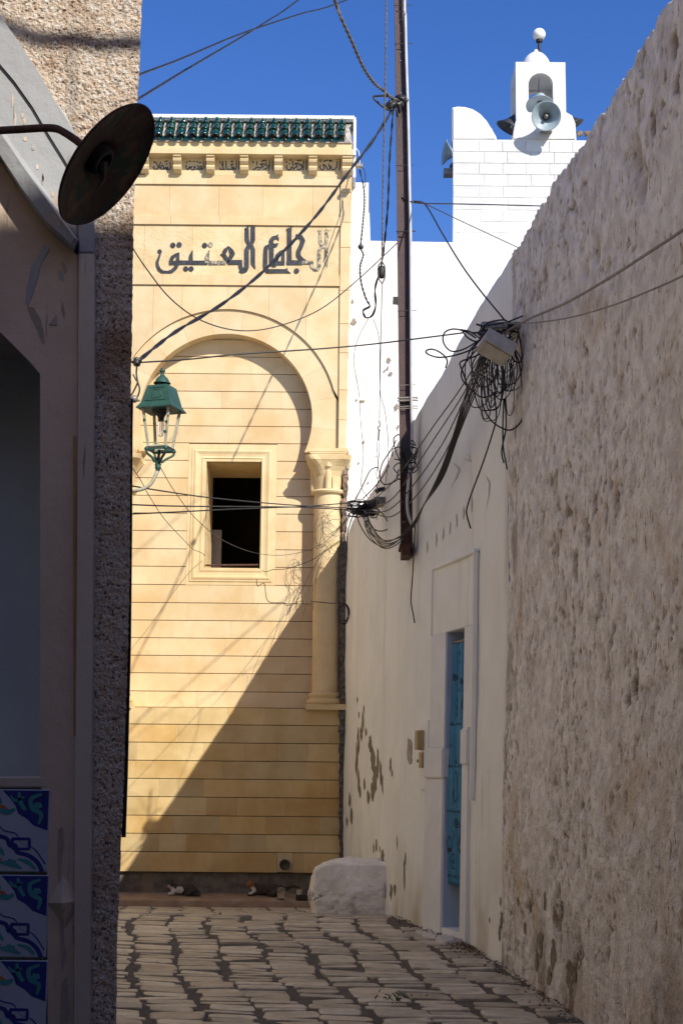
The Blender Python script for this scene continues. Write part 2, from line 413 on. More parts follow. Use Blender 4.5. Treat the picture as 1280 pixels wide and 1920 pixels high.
# ================================================================= MOSQUE FACADE
FY = 18.0
def fa(px, py, Y=FY):
    p = at(px, py, Y); return p.x, p.z
fac = thing('mosque_facade', 'golden ashlar mosque front with horseshoe arch, green tiled cornice and carved Arabic lettering', 'building', (fa(422, 1630)[0], FY, .05))
XC, ZC = fa(422, 781); SC = 157.2
XR = fa(634, 800)[0]                   # inner edge of the right-hand stile
XE = fa(649, 860)[0]+.0                # right edge of the facade
XL = 2*XC-XR; XEL = 2*XC-XE
R1, R2 = 163/SC, 210/SC
Zy = lambda py, Y=FY, px=422: fa(px, py, Y)[1]
def ashlar(x0, x1, z0, z1, yf, yb, m='ashlar', name='ashlar_block', b=.006, j=.0015):
    bm = B(); block(bm, x0, x1, z0, z1, yf, yb, b, j); return obj(name, bm, M[m], fac)
def course(x0, x1, z0, z1, yf, yb, lens, m, seed, name='ashlar_block', b=.002, g=.0022, groove=.0075):
    r = random.Random(seed); x = x0; first = True
    while x < x1-.01:
        L = r.uniform(*lens)*(r.random() if first else 1); first = False
        L = max(L, .12)
        e = min(x+L, x1)
        if x1-e < .14: e = x1
        ashlar(x+g, e-g, z0+groove/2, z1-groove/2, yf+r.uniform(0, .0014), yb, m, name, b, 0)
        x = e
# mortar backing (fills the upright joints nearly flush)
bmM = B()
YB = FY+.26     # recess face
rec_px = [610, 637, 669, 701, 734, 766, 799, 831, 864, 897, 930, 963, 996, 1030, 1063, 1097, 1131, 1164, 1197, 1230, 1263, 1297, 1327]
xa, xb = fa(250-12, 900, YB)[0], fa(606, 900, YB)[0]
wx0, wx1 = fa(356, 970, YB)[0]-.0, fa(513, 970, YB)[0]
wz1 = Zy(833, YB); wz0 = Zy(1097, YB)
for i in range(len(rec_px)-1):
    z1, z0 = Zy(rec_px[i], YB), Zy(rec_px[i+1], YB)
    segs = [(xa, xb)]
    if z1 <= wz1+.03 and z0 >= wz0-.03: segs = [(xa, wx0-.03), (wx1+.03, xb)]
    for k, (a, c) in enumerate(segs):
        low = i > 17
        course(a, c, z0, z1, YB, YB+.10, (.38, .85), 'ashlar', 100+i*3+k)
        box(bmM, a, c, YB+.0028, YB+.11, z0+.009, z1-.009)
zt = Zy(600, YB)
# recess backing behind everything, with the window hole
ox0, oz1 = fa(389, 865, YB); ox1, oz0 = fa(487, 1066, YB); ox0 -= .01; 
bb = B(); YK = YB+.02; yk2 = YB+.5
def ringslab(bm, X0, X1, Z0, Z1, a0, a1, c0, c1, y0, y1):
    box(bm, X0, a0, y0, y1, Z0, Z1); box(bm, a1, X1, y0, y1, Z0, Z1)
    box(bm, a0, a1, y0, y1, c1, Z1); box(bm, a0, a1, y0, y1, Z0, c0)
DEPW = YB+1.0
ringslab(bb, XEL, XE-.02, .0, fa(422, 300)[1], ox0, ox1, oz0, oz1, YB+.06, DEPW)
obj('wall', bb, M['mortar'], fac)
# dado: nine courses in the plane of the front
dado = [1327, 1359, 1393, 1427, 1461, 1495, 1530, 1564, 1598, 1636]
YD = FY-.02
XD0, XD1 = fa(200, 1500)[0], fa(643, 1500)[0]
pipe_x, pipe_z = fa(534, 1621, YD)
for i in range(len(dado)-1):
    z1, z0 = Zy(dado[i], YD), Zy(dado[i+1], YD)
    if i < len(dado)-2:
        course(XD0, XD1, z0, z1, YD, YD+.12, (.30, .62), 'ashlar_low', 300+i)
    else:
        course(XD0, pipe_x-.085, z0, z1, YD, YD+.12, (.45, .8), 'ashlar_low', 300+i)
        course(pipe_x+.085, XD1, z0, z1, YD, YD+.12, (.45, .8), 'ashlar_low', 330+i)
    box(bmM, XD0+.002, XD1-.002 if i < 8 else pipe_x-.09, YD+.0028, YD+.13, z0+.009, z1-.009)
    if i == 8: box(bmM, pipe_x+.09, XD1-.002, YD+.0028, YD+.13, z0+.009, z1-.009)
box(bmM, XD0, XD1, YD+.13, YB+.07, Zy(1636, YD)+.01, Zy(1329, YD))
# sloping ledge at top of the dado
# pipe
bm = B(); zc0, zc1 = Zy(1636, YD), Zy(1598, YD)
cement_z = (zc0+.01, zc1+.02)
n = 20; rad = .062
zmid_, zh_ = (zc0+zc1)/2+.004, (zc1-zc0)/2-.006
ringo = [bm.verts.new((pipe_x+.0845*max(-1, min(1, 1.5*math.cos(2*math.pi*(k+.5)/n))), YD-.001, zmid_+zh_*max(-1, min(1, 1.5*math.sin(2*math.pi*(k+.5)/n))))) for k in range(n)]
ringi = [bm.verts.new((pipe_x+rad*math.cos(2*math.pi*(k+.5)/n), YD-.002, pipe_z+rad*math.sin(2*math.pi*(k+.5)/n))) for k in range(n)]
for k in range(n): bm.faces.new((ringo[k], ringo[(k+1) % n], ringi[(k+1) % n], ringi[k]))
obj('pipe_surround', bm, M['mortar'], fac)
bm = B(); T = Matrix.Translation((pipe_x, YD-.05, pipe_z)) @ Matrix.Rotation(-math.pi/2, 4, 'X')
lathe(bm, [(.062, .3), (.062, 0), (.054, 0), (.054, .3), (.001, .3)], 20, T)
obj('drain_pipe', bm, M['drain'], fac, smooth=False)
# cement footing under the facade
bm = B(); r0 = random.Random(4)
prof = [(XD0, Zy(1640, YD)), (XD1, Zy(1640, YD)), (XD1, -.1), (XD0, -.1)]
box(bm, XD0, XD1, YD+.05, YD+.3, -.1, Zy(1636, YD)-.004); obj('cement_footing', bm, M['cement'], fac)

# front stiles, spandrels, arch band -------------------------------------------------
YP, YA = FY+.022, FY+.05      # panel plane, arch band plane
z_sp = Zy(851)
for (xs0, xs1, nm) in ((XR, XE, 0), (XEL, XL, 1)):
    r = random.Random(50+nm); zz = z_sp
    zz_end = Zy(329)
    while zz < zz_end-.02:
        h = min(r.uniform(.3, .55), zz_end-zz)
        if zz_end-zz-h < .15: h = zz_end-zz
        wid = .012*(zz-z_sp)/4 if nm == 0 else 0
        ashlar(xs0, xs1+wid*4, zz+.0008, zz+h-.0008, FY, FY+.27, 'ashlar'); zz += h
# bands and panels between stiles
def band(py1, py0, m, yf, lens, seed, g=.0012):
    course(XL+.001, XR-.001, Zy(py0), Zy(py1), yf, YB+.06, lens, m, seed, g=g, groove=.002)
    box(bmM, XL+.01, XR-.01, yf+.005, YB+.05, Zy(py0)+.004, Zy(py1)-.004)
band(329, 346, 'ashlar', FY, (.5, 1.0), 61)
band(346.5, 404, 'ashlar', YP, (.45, .62), 62)
band(404.5, 421.5, 'ashlar', FY, (.3, .7), 63)
band(422, 514, 'tooled', YP, (.42, .6), 64)
band(514.5, 534.5, 'ashlar', FY, (.3, .6), 65)
# spandrels
zt_sp = Zy(535.5)
def zarc(x, R_): 
    d = R_*R_-(x-XC)**2
    return ZC+math.sqrt(d) if d > 0 else None
xs_cut = [XL, XL+.45, XC-.55, XC, XC+.5, XC+.95, XR]
ztip = None
for i in range(len(xs_cut)-1):
    a, c = xs_cut[i]+.001, xs_cut[i+1]-.001
    low = []
    N = 14
    for k in range(N+1):
        x = a+(c-a)*k/N; z = zarc(x, R2+.002)
        if z is None: continue
        low.append((x, z))
    if a <= XL+.01: low = [(a, Zy(744))]+[p for p in low if p[1] > Zy(744)] 
    if c >= XR-.01: low = [p for p in low if p[1] > Zy(744)]+[(c, Zy(744))]
    # split high pieces horizontally
    zs = ZC+.62 if i in (0, 5) else None
    bm = B(); prism(bm, low+[(c, zt_sp), (a, zt_sp)], YP+random.uniform(0, .002), YB-.01)
    obj('spandrel_stone', bm, M['ashlar'], fac)
# arch band voussoirs
a0 = math.asin((Zy(845)-ZC)/R1); NV = 13
angs = [a0+(math.pi-2*a0)*k/NV for k in range(NV+1)]
zb = Zy(847)
for k in range(NV):
    bm = B(); n = 7; inn = []; out = []
    for q in range(n+1):
        t = angs[k]+(angs[k+1]-angs[k])*q/n; t += (.0006 if q == 0 else -.0006 if q == n else 0)
        inn.append((XC+R1*math.cos(t), max(zb, ZC+R1*math.sin(t))))
        ro = R2-.001; x = XC+ro*math.cos(t); z = ZC+ro*math.sin(t)
        if ZC+ro*math.sin(t) < Zy(744): x = (XR-.001 if math.cos(t) > 0 else XL+.001)
        x = min(max(x, XL+.001), XR-.001)
        out.append((x, max(zb, z)))
    pts = inn+out[::-1]
    cl = []
    for p in pts:
        if not cl or (abs(p[0]-cl[-1][0])+abs(p[1]-cl[-1][1])) > 1e-4: cl.append(p)
    if abs(cl[0][0]-cl[-1][0])+abs(cl[0][1]-cl[-1][1]) < 1e-4: cl.pop()
    prism(bm, cl, YA, YB-.004)
    obj('voussoir', bm, M['ashlar'], fac)
obj('mortar_bed', bmM, M['mortar'], fac)

# columns -----------------------------------------------------------------------------
def column(cx, mirror=False):
    cy = FY+.10
    zb_, zt_ = Zy(1327, cy), Zy(922, cy)
    top = Zy(848, cy); rs = .168
    c = None
    bm = B(); lathe(bm, [(rs*1.02, zb_+.1), (rs, zb_+.5), (rs*.99, zt_-.3), (rs*.985, zt_+.01)], 32, Matrix.Translation((cx, cy, 0)))
    shaft = obj('column_shaft', bm, M['moulded'], fac, smooth=True)
    bm = B(); z = zb_
    box(bm, cx-.235, cx+.235, cy-.2, cy+.2, z-.02, z+.045)
    prof = [(.10, z+.045), (.215, z+.046), (.228, z+.062), (.23, z+.08), (.222, z+.10), (.20, z+.112), (.19, z+.12), (.20, z+.135), (.208, z+.15), (.205, z+.168), (.19, z+.18), (rs*1.02, z+.185)]
    lathe(bm, prof, 32, Matrix.Translation((cx, cy, 0)))
    obj('column_base', bm, M['moulded'], fac)
    # capital
    bm = B(); z0, z1 = zt_, Zy(858, cy)
    lathe(bm, [(rs*.98, z0-.03), (rs+.03, z0-.025), (rs+.042, z0-.005), (rs+.03, z0+.015), (rs*.98, z0+.02)], 32, Matrix.Translation((cx, cy, 0)))
    H = z1-z0; rings = []; n = 32
    for t in (0, .2, .4, .55, .68, .78, .86, .87, 1.0):
        e = 1 if t < .4 else 1-(t-.4)/.6*.72
        flare = 0 if t < .35 else ((min(t, .87)-.35)/.52)**2.1
        a_ = rs*.95+(.05)*t+flare*.075
        if t > .865: a_ += .002
        ring = []
        for k in range(n):
            an = 2*math.pi*(k+.5)/n; cc, ss = math.cos(an), math.sin(an)
            pinch = 1-.16*flare*(1-abs(math.sin(2*an)))**2
            ring.append(bm.verts.new((cx+math.copysign(abs(cc)**e, cc)*a_*pinch, cy+math.copysign(abs(ss)**e, ss)*a_*pinch, z0+.02+H*.93*t)))
        rings.append(ring)
    for i in range(len(rings)-1):
        for k in range(n): bm.faces.new((rings[i][k], rings[i][(k+1) % n], rings[i+1][(k+1) % n], rings[i+1][k]))
    bm.faces.new(rings[-1])
    for sx in (-1, 1): pass
    tube(bm, [(cx, cy-rs*.93, z0+.02), (cx, cy-rs*.97, z0+H*.62), (cx, cy-rs*1.12, z0+H*.70), (cx, cy-rs*1.22, z0+H*.95)], [.043, .043, .05, .034], 10)
    tube(bm, [(cx-rs*1.0, cy, z0+.02), (cx-rs*1.02, cy, z0+H*.62), (cx-rs*1.3, cy, z0+H*.95)], [.043, .043, .034], 10)
    obj('capital', bm, M['moulded'], fac)
    bm = B()
    for (za, zb2, e) in ((858, 855.5, .205), (855.2, 852, .222), (851.8, 845, .235)):
        box(bm, cx-e, cx+e, cy-.215, cy+.19, Zy(za, cy), Zy(zb2, cy)-.003)
    obj('abacus', bm, M['moulded'], fac)
    bm = B()
    for s in (-1, 1): box(bm, cx+s*.047-.004, cx+s*.047+.004, cy-rs*.95-.012, cy-rs*.6, z0+.025, z0+H*.64)
    obj('capital_groove_shade', bm, M['rubble'], fac)  # dark strips stand in for the shade of carved grooves
CXR = fa(613.5, 1100, FY+.10)[0]
column(CXR); column(2*XC-CXR)

# window surround: nested mouldings --------------------------------------------------
def frame_rings(bm, rects):
    """rects: list of (x0,x1,z0,z1,y): skin between successive rectangles"""
    rr = []
    for (x0, x1, z0, z1, y) in rects:
        rr.append([bm.verts.new(p) for p in ((x0, y, z0), (x1, y, z0), (x1, y, z1), (x0, y, z1))])
    for i in range(len(rr)-1):
        for k in range(4): bm.faces.new((rr[i][k], rr[i][(k+1) % 4], rr[i+1][(k+1) % 4], rr[i+1][k]))
fx0, fx1 = wx0-.03, wx1+.03; fz0, fz1 = wz0-.0, wz1+.0
def inset(d, y): 
    return (fx0+d, fx1-d, fz0+d, fz1-d, YB+y)
tot = ox0-fx0
bm = B()
P_ = [(0, .05), (0, -.002), (.045, -.002), (.046, -.010), (.075, -.010), (.078, -.016), (.10, -.020), (.135, -.008), (.165, -.004), (.19, -.012), (.192, -.004), (.215, -.004), (.235, -.004)]
s_ = tot/.235
rects = [inset(d*s_, y) for d, y in P_]
rects[-1] = (ox0, ox1, oz0, oz1, YB-.004); rects.append((ox0, ox1, oz0, oz1, YB+.08))
frame_rings(bm, rects); obj('window_surround', bm, M['moulded'], fac)
# reveal stones
def reveal(name, quad_fn, n, m):
    for k in range(n): quad_fn(k)
nz = 6
for k in range(nz):
    za = oz0+(oz1-oz0)*k/nz; zb2 = oz0+(oz1-oz0)*(k+1)/nz
    for (xx0, xx1) in ((ox0-.05, ox0+.002), (ox1-.002, ox1+.05)):
        bm = B(); box(bm, xx0, xx1, YB+.075, DEPW-.12, za+.006, zb2-.006); obj('reveal_stone', bm, M['moulded'], fac)
for k in range(3):
    a = ox0+(ox1-ox0)*k/3; c = ox0+(ox1-ox0)*(k+1)/3
    bm = B(); box(bm, a+.006, c-.006, YB+.075, DEPW-.12, oz1-.002, oz1+.05); obj('lintel_stone', bm, M['moulded'], fac)
bm = B(); box(bm, ox0-.04, ox0+.002-.0, DEPW-.11, DEPW-.02, oz0, oz1); box(bm, ox1-.0, ox1+.04, DEPW-.11, DEPW-.02, oz0, oz1); box(bm, ox0, ox1, DEPW-.11, DEPW-.02, oz1-.012, oz1+.03)
obj('inner_frame', bm, M['moulded'], fac)
bm = B(); box(bm, ox0, ox1, YB+.0, DEPW+.1, oz0-.04, oz0+.004); obj('window_sill', bm, M['moulded'], fac)
bm = B(); tube(bm, [(ox0+.01, YB+.02, oz0+.035), (ox1-.02, YB+.02, oz0+.045)], .013, 6); box(bm, ox0+.1, ox0+.2, YB+.01, YB+.05, oz0-.02, oz0+.02); obj('rusty_bar', bm, M['rust'], fac)
# dark room behind, with a grey leaf at its left
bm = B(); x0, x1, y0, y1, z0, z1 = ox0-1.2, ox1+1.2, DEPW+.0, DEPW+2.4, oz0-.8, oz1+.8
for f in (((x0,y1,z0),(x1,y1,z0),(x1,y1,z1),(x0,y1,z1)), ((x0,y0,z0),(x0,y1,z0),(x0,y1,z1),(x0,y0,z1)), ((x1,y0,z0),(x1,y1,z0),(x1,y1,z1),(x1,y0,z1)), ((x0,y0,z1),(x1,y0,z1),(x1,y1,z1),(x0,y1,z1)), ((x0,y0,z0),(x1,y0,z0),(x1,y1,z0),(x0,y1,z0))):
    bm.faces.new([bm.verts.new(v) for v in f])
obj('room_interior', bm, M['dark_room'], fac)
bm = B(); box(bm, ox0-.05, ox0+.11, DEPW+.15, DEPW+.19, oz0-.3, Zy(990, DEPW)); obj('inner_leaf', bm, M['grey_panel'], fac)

# cornice ----------------------------------------------------------------------------
YC_ = FY-.16
bm = B()
XCR = fa(662, 285, YC_)[0]; XCL = 2*XC-XCR
box(bm, XCL, XCR, YC_+.0, FY+.3, Zy(288, YC_), Zy(278, YC_)); obj('cornice_slab', bm, M['moulded'], fac)
bm = B(); box(bm, XCL, XCR-.006, YC_+.025, FY+.28, Zy(278, YC_)+.001, Zy(262, YC_)); obj('cornice_fascia', bm, M['moulded'], fac)
# frieze stones between corbels with painted words
zf0, zf1 = Zy(329.5), Zy(284)
cor_px = [273, 334, 396, 459, 523, 587, 651]
ext = [XCL+.02+i*.39 for i in range(0)]
def px_x(px, py=305, Y=FY): return fa(px, py, Y)[0]
cxs = [px_x(p) for p in cor_px]; pit = (cxs[-1]-cxs[0])/6
allc = cxs
for i in range(len(allc)-1):
    ashlar(allc[i]+.001, allc[i+1]-.001, zf0, zf1, FY+.0, YB, 'ashlar', 'frieze_stone', b=.001)
ashlar(allc[-1]+.001, XCR-.03, zf0, zf1, FY+.0, YB, 'ashlar', 'frieze_stone', b=.001)
zc1_, zc0_ = Zy(288, FY-.13), Zy(324, FY-.05); Hc = zc1_-zc0_
for i, c in enumerate(allc):
    wd = .05 if i < len(allc)-1 else .062
    bm = B()
    pr = [(FY+.02, zc1_), (FY-.145, zc1_), (FY-.145, zc1_-.17*Hc), (FY-.12, zc1_-.22*Hc), (FY-.128, zc1_-.30*Hc), (FY-.12, zc1_-.42*Hc), (FY-.095, zc1_-.54*Hc), (FY-.07, zc1_-.58*Hc), (FY-.092, zc1_-.61*Hc), (FY-.098, zc1_-.72*Hc), (FY-.085, zc1_-.86*Hc), (FY-.05, zc1_-.97*Hc), (FY-.0, zc0_), (FY+.02, zc0_)]
    prism_x(bm, pr, c-wd, c+wd); obj('corbel', bm, M['moulded'], fac)
# green barrel tiles
yT0, yT1 = YC_-.02, FY+.12
zT0 = Zy(260, yT0); zT1 = Zy(226, yT1)
dirv = Vector((0, yT1-yT0, zT1-zT0)); LT = dirv.length; ang = math.atan2(dirv.z, dirv.y)
bm = B(); bx = [(yT0+.03, zT0-.01), (yT1, zT1-.03), (yT1+.1, zT1-.03), (yT1+.1, zT0-.03), (yT0+.03, zT0-.03)]
prism_x(bm, bx, XCL, XCR-.02); obj('tile_bedding', bm, M['tile_mortar'], fac)
def tile_mesh(L):
    bm = B(); n = 8; rings = []
    for (v, r) in ((0, .051), (0, .058), (L*.12, .058), (L, .050)):
        rings.append([bm.verts.new((r*math.cos(math.pi*k/n)*1.0, v, r*math.sin(math.pi*k/n)*1.05)) for k in range(n+1)])
    for i in range(3):
        for k in range(n): bm.faces.new((rings[i][k], rings[i][k+1], rings[i+1][k+1], rings[i+1][k]))
    bmesh.ops.recalc_face_normals(bm, faces=bm.faces)
    me = bpy.data.meshes.new('roof_tile'); bm.to_mesh(me); bm.free(); me.materials.append(M['green_glaze'])
    me.polygons.foreach_set('use_smooth', [True]*len(me.polygons)); return me
TL = LT/3*1.12; tme = tile_mesh(TL)
tpx = [px_x(298.5+21.35*i, 245, FY-.05) for i in range(17)]; tp = (tpx[-1]-tpx[0])/16
xs_t = [tpx[0]-tp*k for k in range(4, 0, -1)]+tpx
for x in xs_t:
    for k in range(3):
        o = link('roof_tile', tme, None, fac)
        p = Vector((x+random.uniform(-.003, .003), yT0, zT0))+dirv*(k/3*.97); p.z += .012+(.0 if k == 0 else .004)
        o.rotation_euler = (ang+random.uniform(-.03, .03)-.06, 0, random.uniform(-.03, .03)); o.location = p-OFF[fac.name]
# eave channel tiles between barrels
bm = B()
for i in range(len(xs_t)-1):
    xm = (xs_t[i]+xs_t[i+1])/2; n = 6; r_ = .052
    a = []; c = []; e = []
    for k in range(n+1):
        th = math.pi+math.pi*k/n
        dx, dz = r_*math.cos(th), r_*.55*math.sin(th)
        a.append(bm.verts.new((xm+dx, yT0-.012, zT0+.012+dz))); c.append(bm.verts.new((xm+dx, yT0+.12, zT0+.12+dz))); e.append(bm.verts.new((xm+dx, yT0-.012, zT0+.0+dz-.004)))
    for k in range(n): bm.faces.new((a[k], a[k+1], c[k+1], c[k])); bm.faces.new((a[k], a[k+1], e[k+1], e[k]))
obj('eave_tile', bm, M['green_glaze'], fac, smooth=True)
# parapet, white, returning round the right end of the tiles
bm = B()
xp = fa(667, 240, FY)[0]
zpt = Zy(216, FY+.1)
zbot = Zy(226.5, FY+.1)
box(bm, 2*XC-xp, xp, FY+.06, FY+.55, zbot, zpt); 
bmesh.ops.bevel(bm, geom=[e for e in bm.edges], offset=.02, segments=2, affect='EDGES')
obj('parapet_cap', bm, M['whitewash'], fac)
bm = B()
prism_x(bm, [(FY+.10, zbot-.004), (FY-.02, zbot-.02), (YC_+.0, Zy(262, YC_)-.01), (YC_, Zy(288, YC_)), (FY+.02, Zy(288)-.0), (FY+.02, Zy(329)), (FY+.4, Zy(329)), (FY+.4, zbot-.004)], XCR+.001, XCR+.034)
obj('parapet_return', bm, M['whitewash'], fac)
bm = B(); box(bm, XE-.10, XE+.035, FY+.34, FY+4.2, 0, zbot-.01); box(bm, XEL-.04, XEL+.1, FY+.34, FY+4.2, 0, zbot-.01); box(bm, XEL+.1, XE-.1, FY+4.0, FY+4.2, 0, zbot-.01); obj('side_wall', bm, M['whitewash'], fac)
bm = B(); box(bm, XEL-.04, XE+.03, FY+.34, FY+4.2, zbot-.008, zbot+.02); obj('roof', bm, M['whitewash'], fac)

# lettering ---------------------------------------------------------------------------
def ribbon(bm, pts, y0, y1, conv, wscale):
    """pts (u, v, width) in enlarged-photo units"""
    P = []
    for i in range(len(pts)-1):
        for k in range(5):
            t = k/5; P.append([pts[i][j]*(1-t)+pts[i+1][j]*t for j in range(3)])
    P.append(list(pts[-1]))
    Lf = []; Rt = []
    for i, p in enumerate(P):
        a = P[max(i-1, 0)]; c = P[min(i+1, len(P)-1)]
        dx, dy = c[0]-a[0], c[1]-a[1]; l = math.hypot(dx, dy) or 1
        nx, ny = -dy/l, dx/l
        Lf.append(conv(p[0]+nx*p[2]/2, p[1]+ny*p[2]/2)); Rt.append(conv(p[0]-nx*p[2]/2, p[1]-ny*p[2]/2))
    fl = [bm.verts.new((x, y0, z)) for x, z in Lf]; fr = [bm.verts.new((x, y0, z)) for x, z in Rt]
    bl = [bm.verts.new((x, y1, z)) for x, z in Lf]; br = [bm.verts.new((x, y1, z)) for x, z in Rt]
    for i in range(len(P)-1):
        bm.faces.new((fl[i], fl[i+1], fr[i+1], fr[i])); bm.faces.new((fl[i], bl[i], bl[i+1], fl[i+1])); bm.faces.new((fr[i], fr[i+1], br[i+1], br[i]))
    bm.faces.new((fl[0], fr[0], br[0], bl[0])); bm.faces.new((fl[-1], bl[-1], br[-1], fr[-1]))
def disc(bm, u, v, r, y0, y1, conv):
    pts = [conv(u+r*math.cos(2*math.pi*k/14), v-r*math.sin(2*math.pi*k/14)) for k in range(14)]
    prism(bm, pts, y0, y1)
def poly(bm, pts, y0, y1, conv): prism(bm, [conv(*p) for p in pts], y0, y1)
YL0, YL1 = YP-.008, YP+.001
c1 = lambda u, v: fa(285+u*.13672, 410+v*.13672, YP)
c2 = lambda u, v: fa(450+u*.13672, 410+v*.13672, YP)
lc = [0]
def letter(fn, m='ink'):
    bm = B(); y0 = YL0-.0004*(lc[0] % 7); lc[0] += 1
    fn(bm, y0); obj('carved_letter', bm, M[m], fac)
def rb(conv, *strokes):
    def f(bm, y0):
        for i, s in enumerate(strokes): ribbon(bm, s, y0-.0002*i, YL1, conv, 1)
    return f
# second word, left part
def qaf(bm, y0):
    disc(bm, 108, 452, 30, y0, YL1, c1)
    ribbon(bm, [(118,470,22),(95,540,30),(72,600,38),(78,650,44),(105,705,48),(155,738,48),(215,742,48),(275,722,48),(325,675,50),(350,620,54)], y0-.0002, YL1, c1, 1)
    ribbon(bm, [(378,468,10),(330,500,42),(280,535,48),(262,580,50),(262,620,50)], y0-.0004, YL1, c1, 1)
    ribbon(bm, [(236,612,52),(380,606,60)], y0-.0006, YL1, c1, 1)
    ribbon(bm, [(362,470,30),(350,600,56)], y0-.0008, YL1, c1, 1)
letter(qaf)
letter(rb(c1, [(370,604,58),(560,604,56)], [(536,610,56),(534,520,54),(556,440,12)]))
letter(rb(c1, [(560,606,56),(760,606,58)]))
letter(rb(c1, [(757,612,58),(757,520,58),(786,436,12)]), 'ink_worn')
letter(rb(c1, [(775,608,56),(900,606,54),(1015,606,54)]), 'ink_worn')
for (u, v) in ((289,366),(375,360),(465,690),(538,690),(724,368)): letter(lambda bm, y0, u=u, v=v: disc(bm, u, v, 36, y0, YL1, c1))
letter(lambda bm, y0: disc(bm, 803, 360, 34, y0, YL1, c1), 'ink_worn')
letter(rb(c1, [(1052,380,8),(1010,435,56),(985,475,56)], [(1052,380,8),(1085,440,60),(1105,480,66),(1080,530,56),(1050,600,54)], [(940,492,12),(990,505,56),(1030,570,56),(1045,605,40)]))
letter(rb(c1, [(1040,600,62),(1238,600,62)], [(1212,580,52),(1214,660,52),(1240,712,56)]))
letter(rb(c2, [(-5,706,60),(35,722,60),(75,705,62),(92,660,62),(92,430,62),(120,370,50),(165,330,50),(178,290,60),(178,120,58),(205,110,6)], [(150,85,6),(178,150,50)]))
letter(rb(c2, [(62,140,8),(95,145,56),(95,290,60),(110,330,50),(160,375,50),(178,430,60),(178,620,58),(210,690,8)], [(120,90,6),(95,150,50)]))
# first word
def ain(bm, y0):
    ribbon(bm, [(395,372,40),(358,400,58),(350,460,58),(346,640,62),(350,690,60),(375,722,58),(450,722,58),(620,722,56),(694,748,6)], y0, YL1, c2, 1)
    ribbon(bm, [(645,680,6),(630,712,50)], y0-.0008, YL1, c2, 1)
    ribbon(bm, [(524,218,6),(500,255,48),(450,270,52),(428,305,58),(430,360,66),(432,600,62),(455,640,56),(490,630,60)], y0-.0004, YL1, c2, 1)
    ribbon(bm, [(524,338,6),(490,368,52),(440,370,50)], y0-.0006, YL1, c2, 1)
    ribbon(bm, [(530,300,8),(512,262,40)], y0-.001, YL1, c2, 1)
letter(ain)
letter(rb(c2, [(614,422,8),(560,462,46),(512,510,54),(500,570,54),(500,640,40)], [(592,440,40),(588,630,48)], [(480,612,54),(612,612,54)]))
letter(rb(c2, [(676,130,60),(676,610,64)], [(632,150,8),(672,165,50)], [(710,95,6),(690,150,40)], [(640,604,62),(850,604,62)]))
letter(rb(c2, [(772,210,8),(790,250,56),(830,250,58),(862,300,62),(840,370,60),(802,450,62),(800,510,62),(840,560,58),(900,590,40)], [(755,300,8),(785,250,50)]))
letter(lambda bm, y0: disc(bm, 776, 718, 36, y0, YL1, c2))
letter(rb(c2, [(850,603,44),(1000,603,50)], [(982,600,46),(986,660,44),(1030,698,44),(1070,695,44),(1086,660,46),(1086,440,46),(1110,395,40),(1175,360,40),(1190,320,46),(1192,150,42)], [(1240,150,4),(1195,185,30)]), 'ink_worn')
letter(rb(c2, [(1100,150,38),(1098,320,44),(1120,360,38),(1180,395,40),(1184,440,46),(1182,600,46),(1200,665,8)], [(1065,160,4),(1100,190,30)]), 'ink_worn')

# small words of the frieze (strokes read from the enlargements), each word one part
c3_ = lambda u, v: fa(270+u*.15625, 280+v*.15625, FY)
c4_ = lambda u, v: fa(460+u*.16406, 280+v*.16406, FY)
def word(conv, strokes, wd=11):
    bm = B()
    for i, s in enumerate(strokes):
        ribbon(bm, [(u, v, wd) for u, v in s], FY-.0035-.0002*i, FY+.001, conv, 1)
    obj('painted_word', bm, M['ink'], fac)
word(c4_, [[(1082,130),(1078,190),(1070,242)], [(1045,135),(1045,195),(1020,232),(985,232),(972,185)], [(972,185),(965,225),(935,232),(918,190)], [(918,190),(885,170),(902,205),(890,235),(862,232),(848,200),(858,180)], [(955,125),(965,142),(978,122),(990,142)], [(890,142),(942,122)], [(852,125),(865,145)], [(955,165),(955,200)]])
word(c4_, [[(697,128),(694,240)], [(665,128),(665,215),(655,240)], [(640,170),(652,205),(625,232),(590,232)], [(640,190),(600,160),(565,165),(595,195),(560,215),(545,240)], [(545,215),(525,205),(520,232),(490,238),(470,215),(472,180)], [(590,130),(640,125)], [(540,130),(545,190)], [(505,125),(525,125)], [(465,135),(478,155)], [(498,165),(510,165)]])
word(c4_, [[(312,130),(308,238)], [(278,130),(275,225),(260,238)], [(270,180),(250,215),(210,232)], [(250,190),(205,165),(170,170),(205,195),(175,215),(130,200)], [(130,200),(120,220),(85,235)], [(225,130),(245,125)], [(180,140),(222,125)], [(145,235),(160,235)], [(135,135),(130,180)], [(85,135),(95,160)], [(232,150),(245,165)]])
word(c3_, [[(1140,140),(1134,242)], [(1110,140),(1108,220),(1095,242)], [(1095,242),(1060,240),(1075,212),(1085,238)], [(1062,240),(1005,240),(985,215),(985,138)], [(985,240),(950,240),(945,140)], [(950,240),(920,245),(905,222)], [(935,165),(948,180),(930,192)], [(1042,140),(1056,155),(1068,138)], [(1055,190),(1055,225)], [(912,140),(915,175)], [(1040,185),(1075,175)]])
word(c3_, [[(742,140),(738,242)], [(716,140),(718,218),(700,242),(678,238)], [(690,238),(695,205),(672,205),(678,238),(650,242)], [(640,190),(658,225),(625,245)], [(600,200),(615,215),(600,245),(572,248)], [(615,215),(598,215)], [(575,205),(562,232),(550,205),(540,235),(515,240),(505,210),(512,190)], [(660,160),(685,160)], [(625,150),(650,150)], [(590,140),(608,155)], [(540,140),(565,150)], [(510,150),(520,170)]])
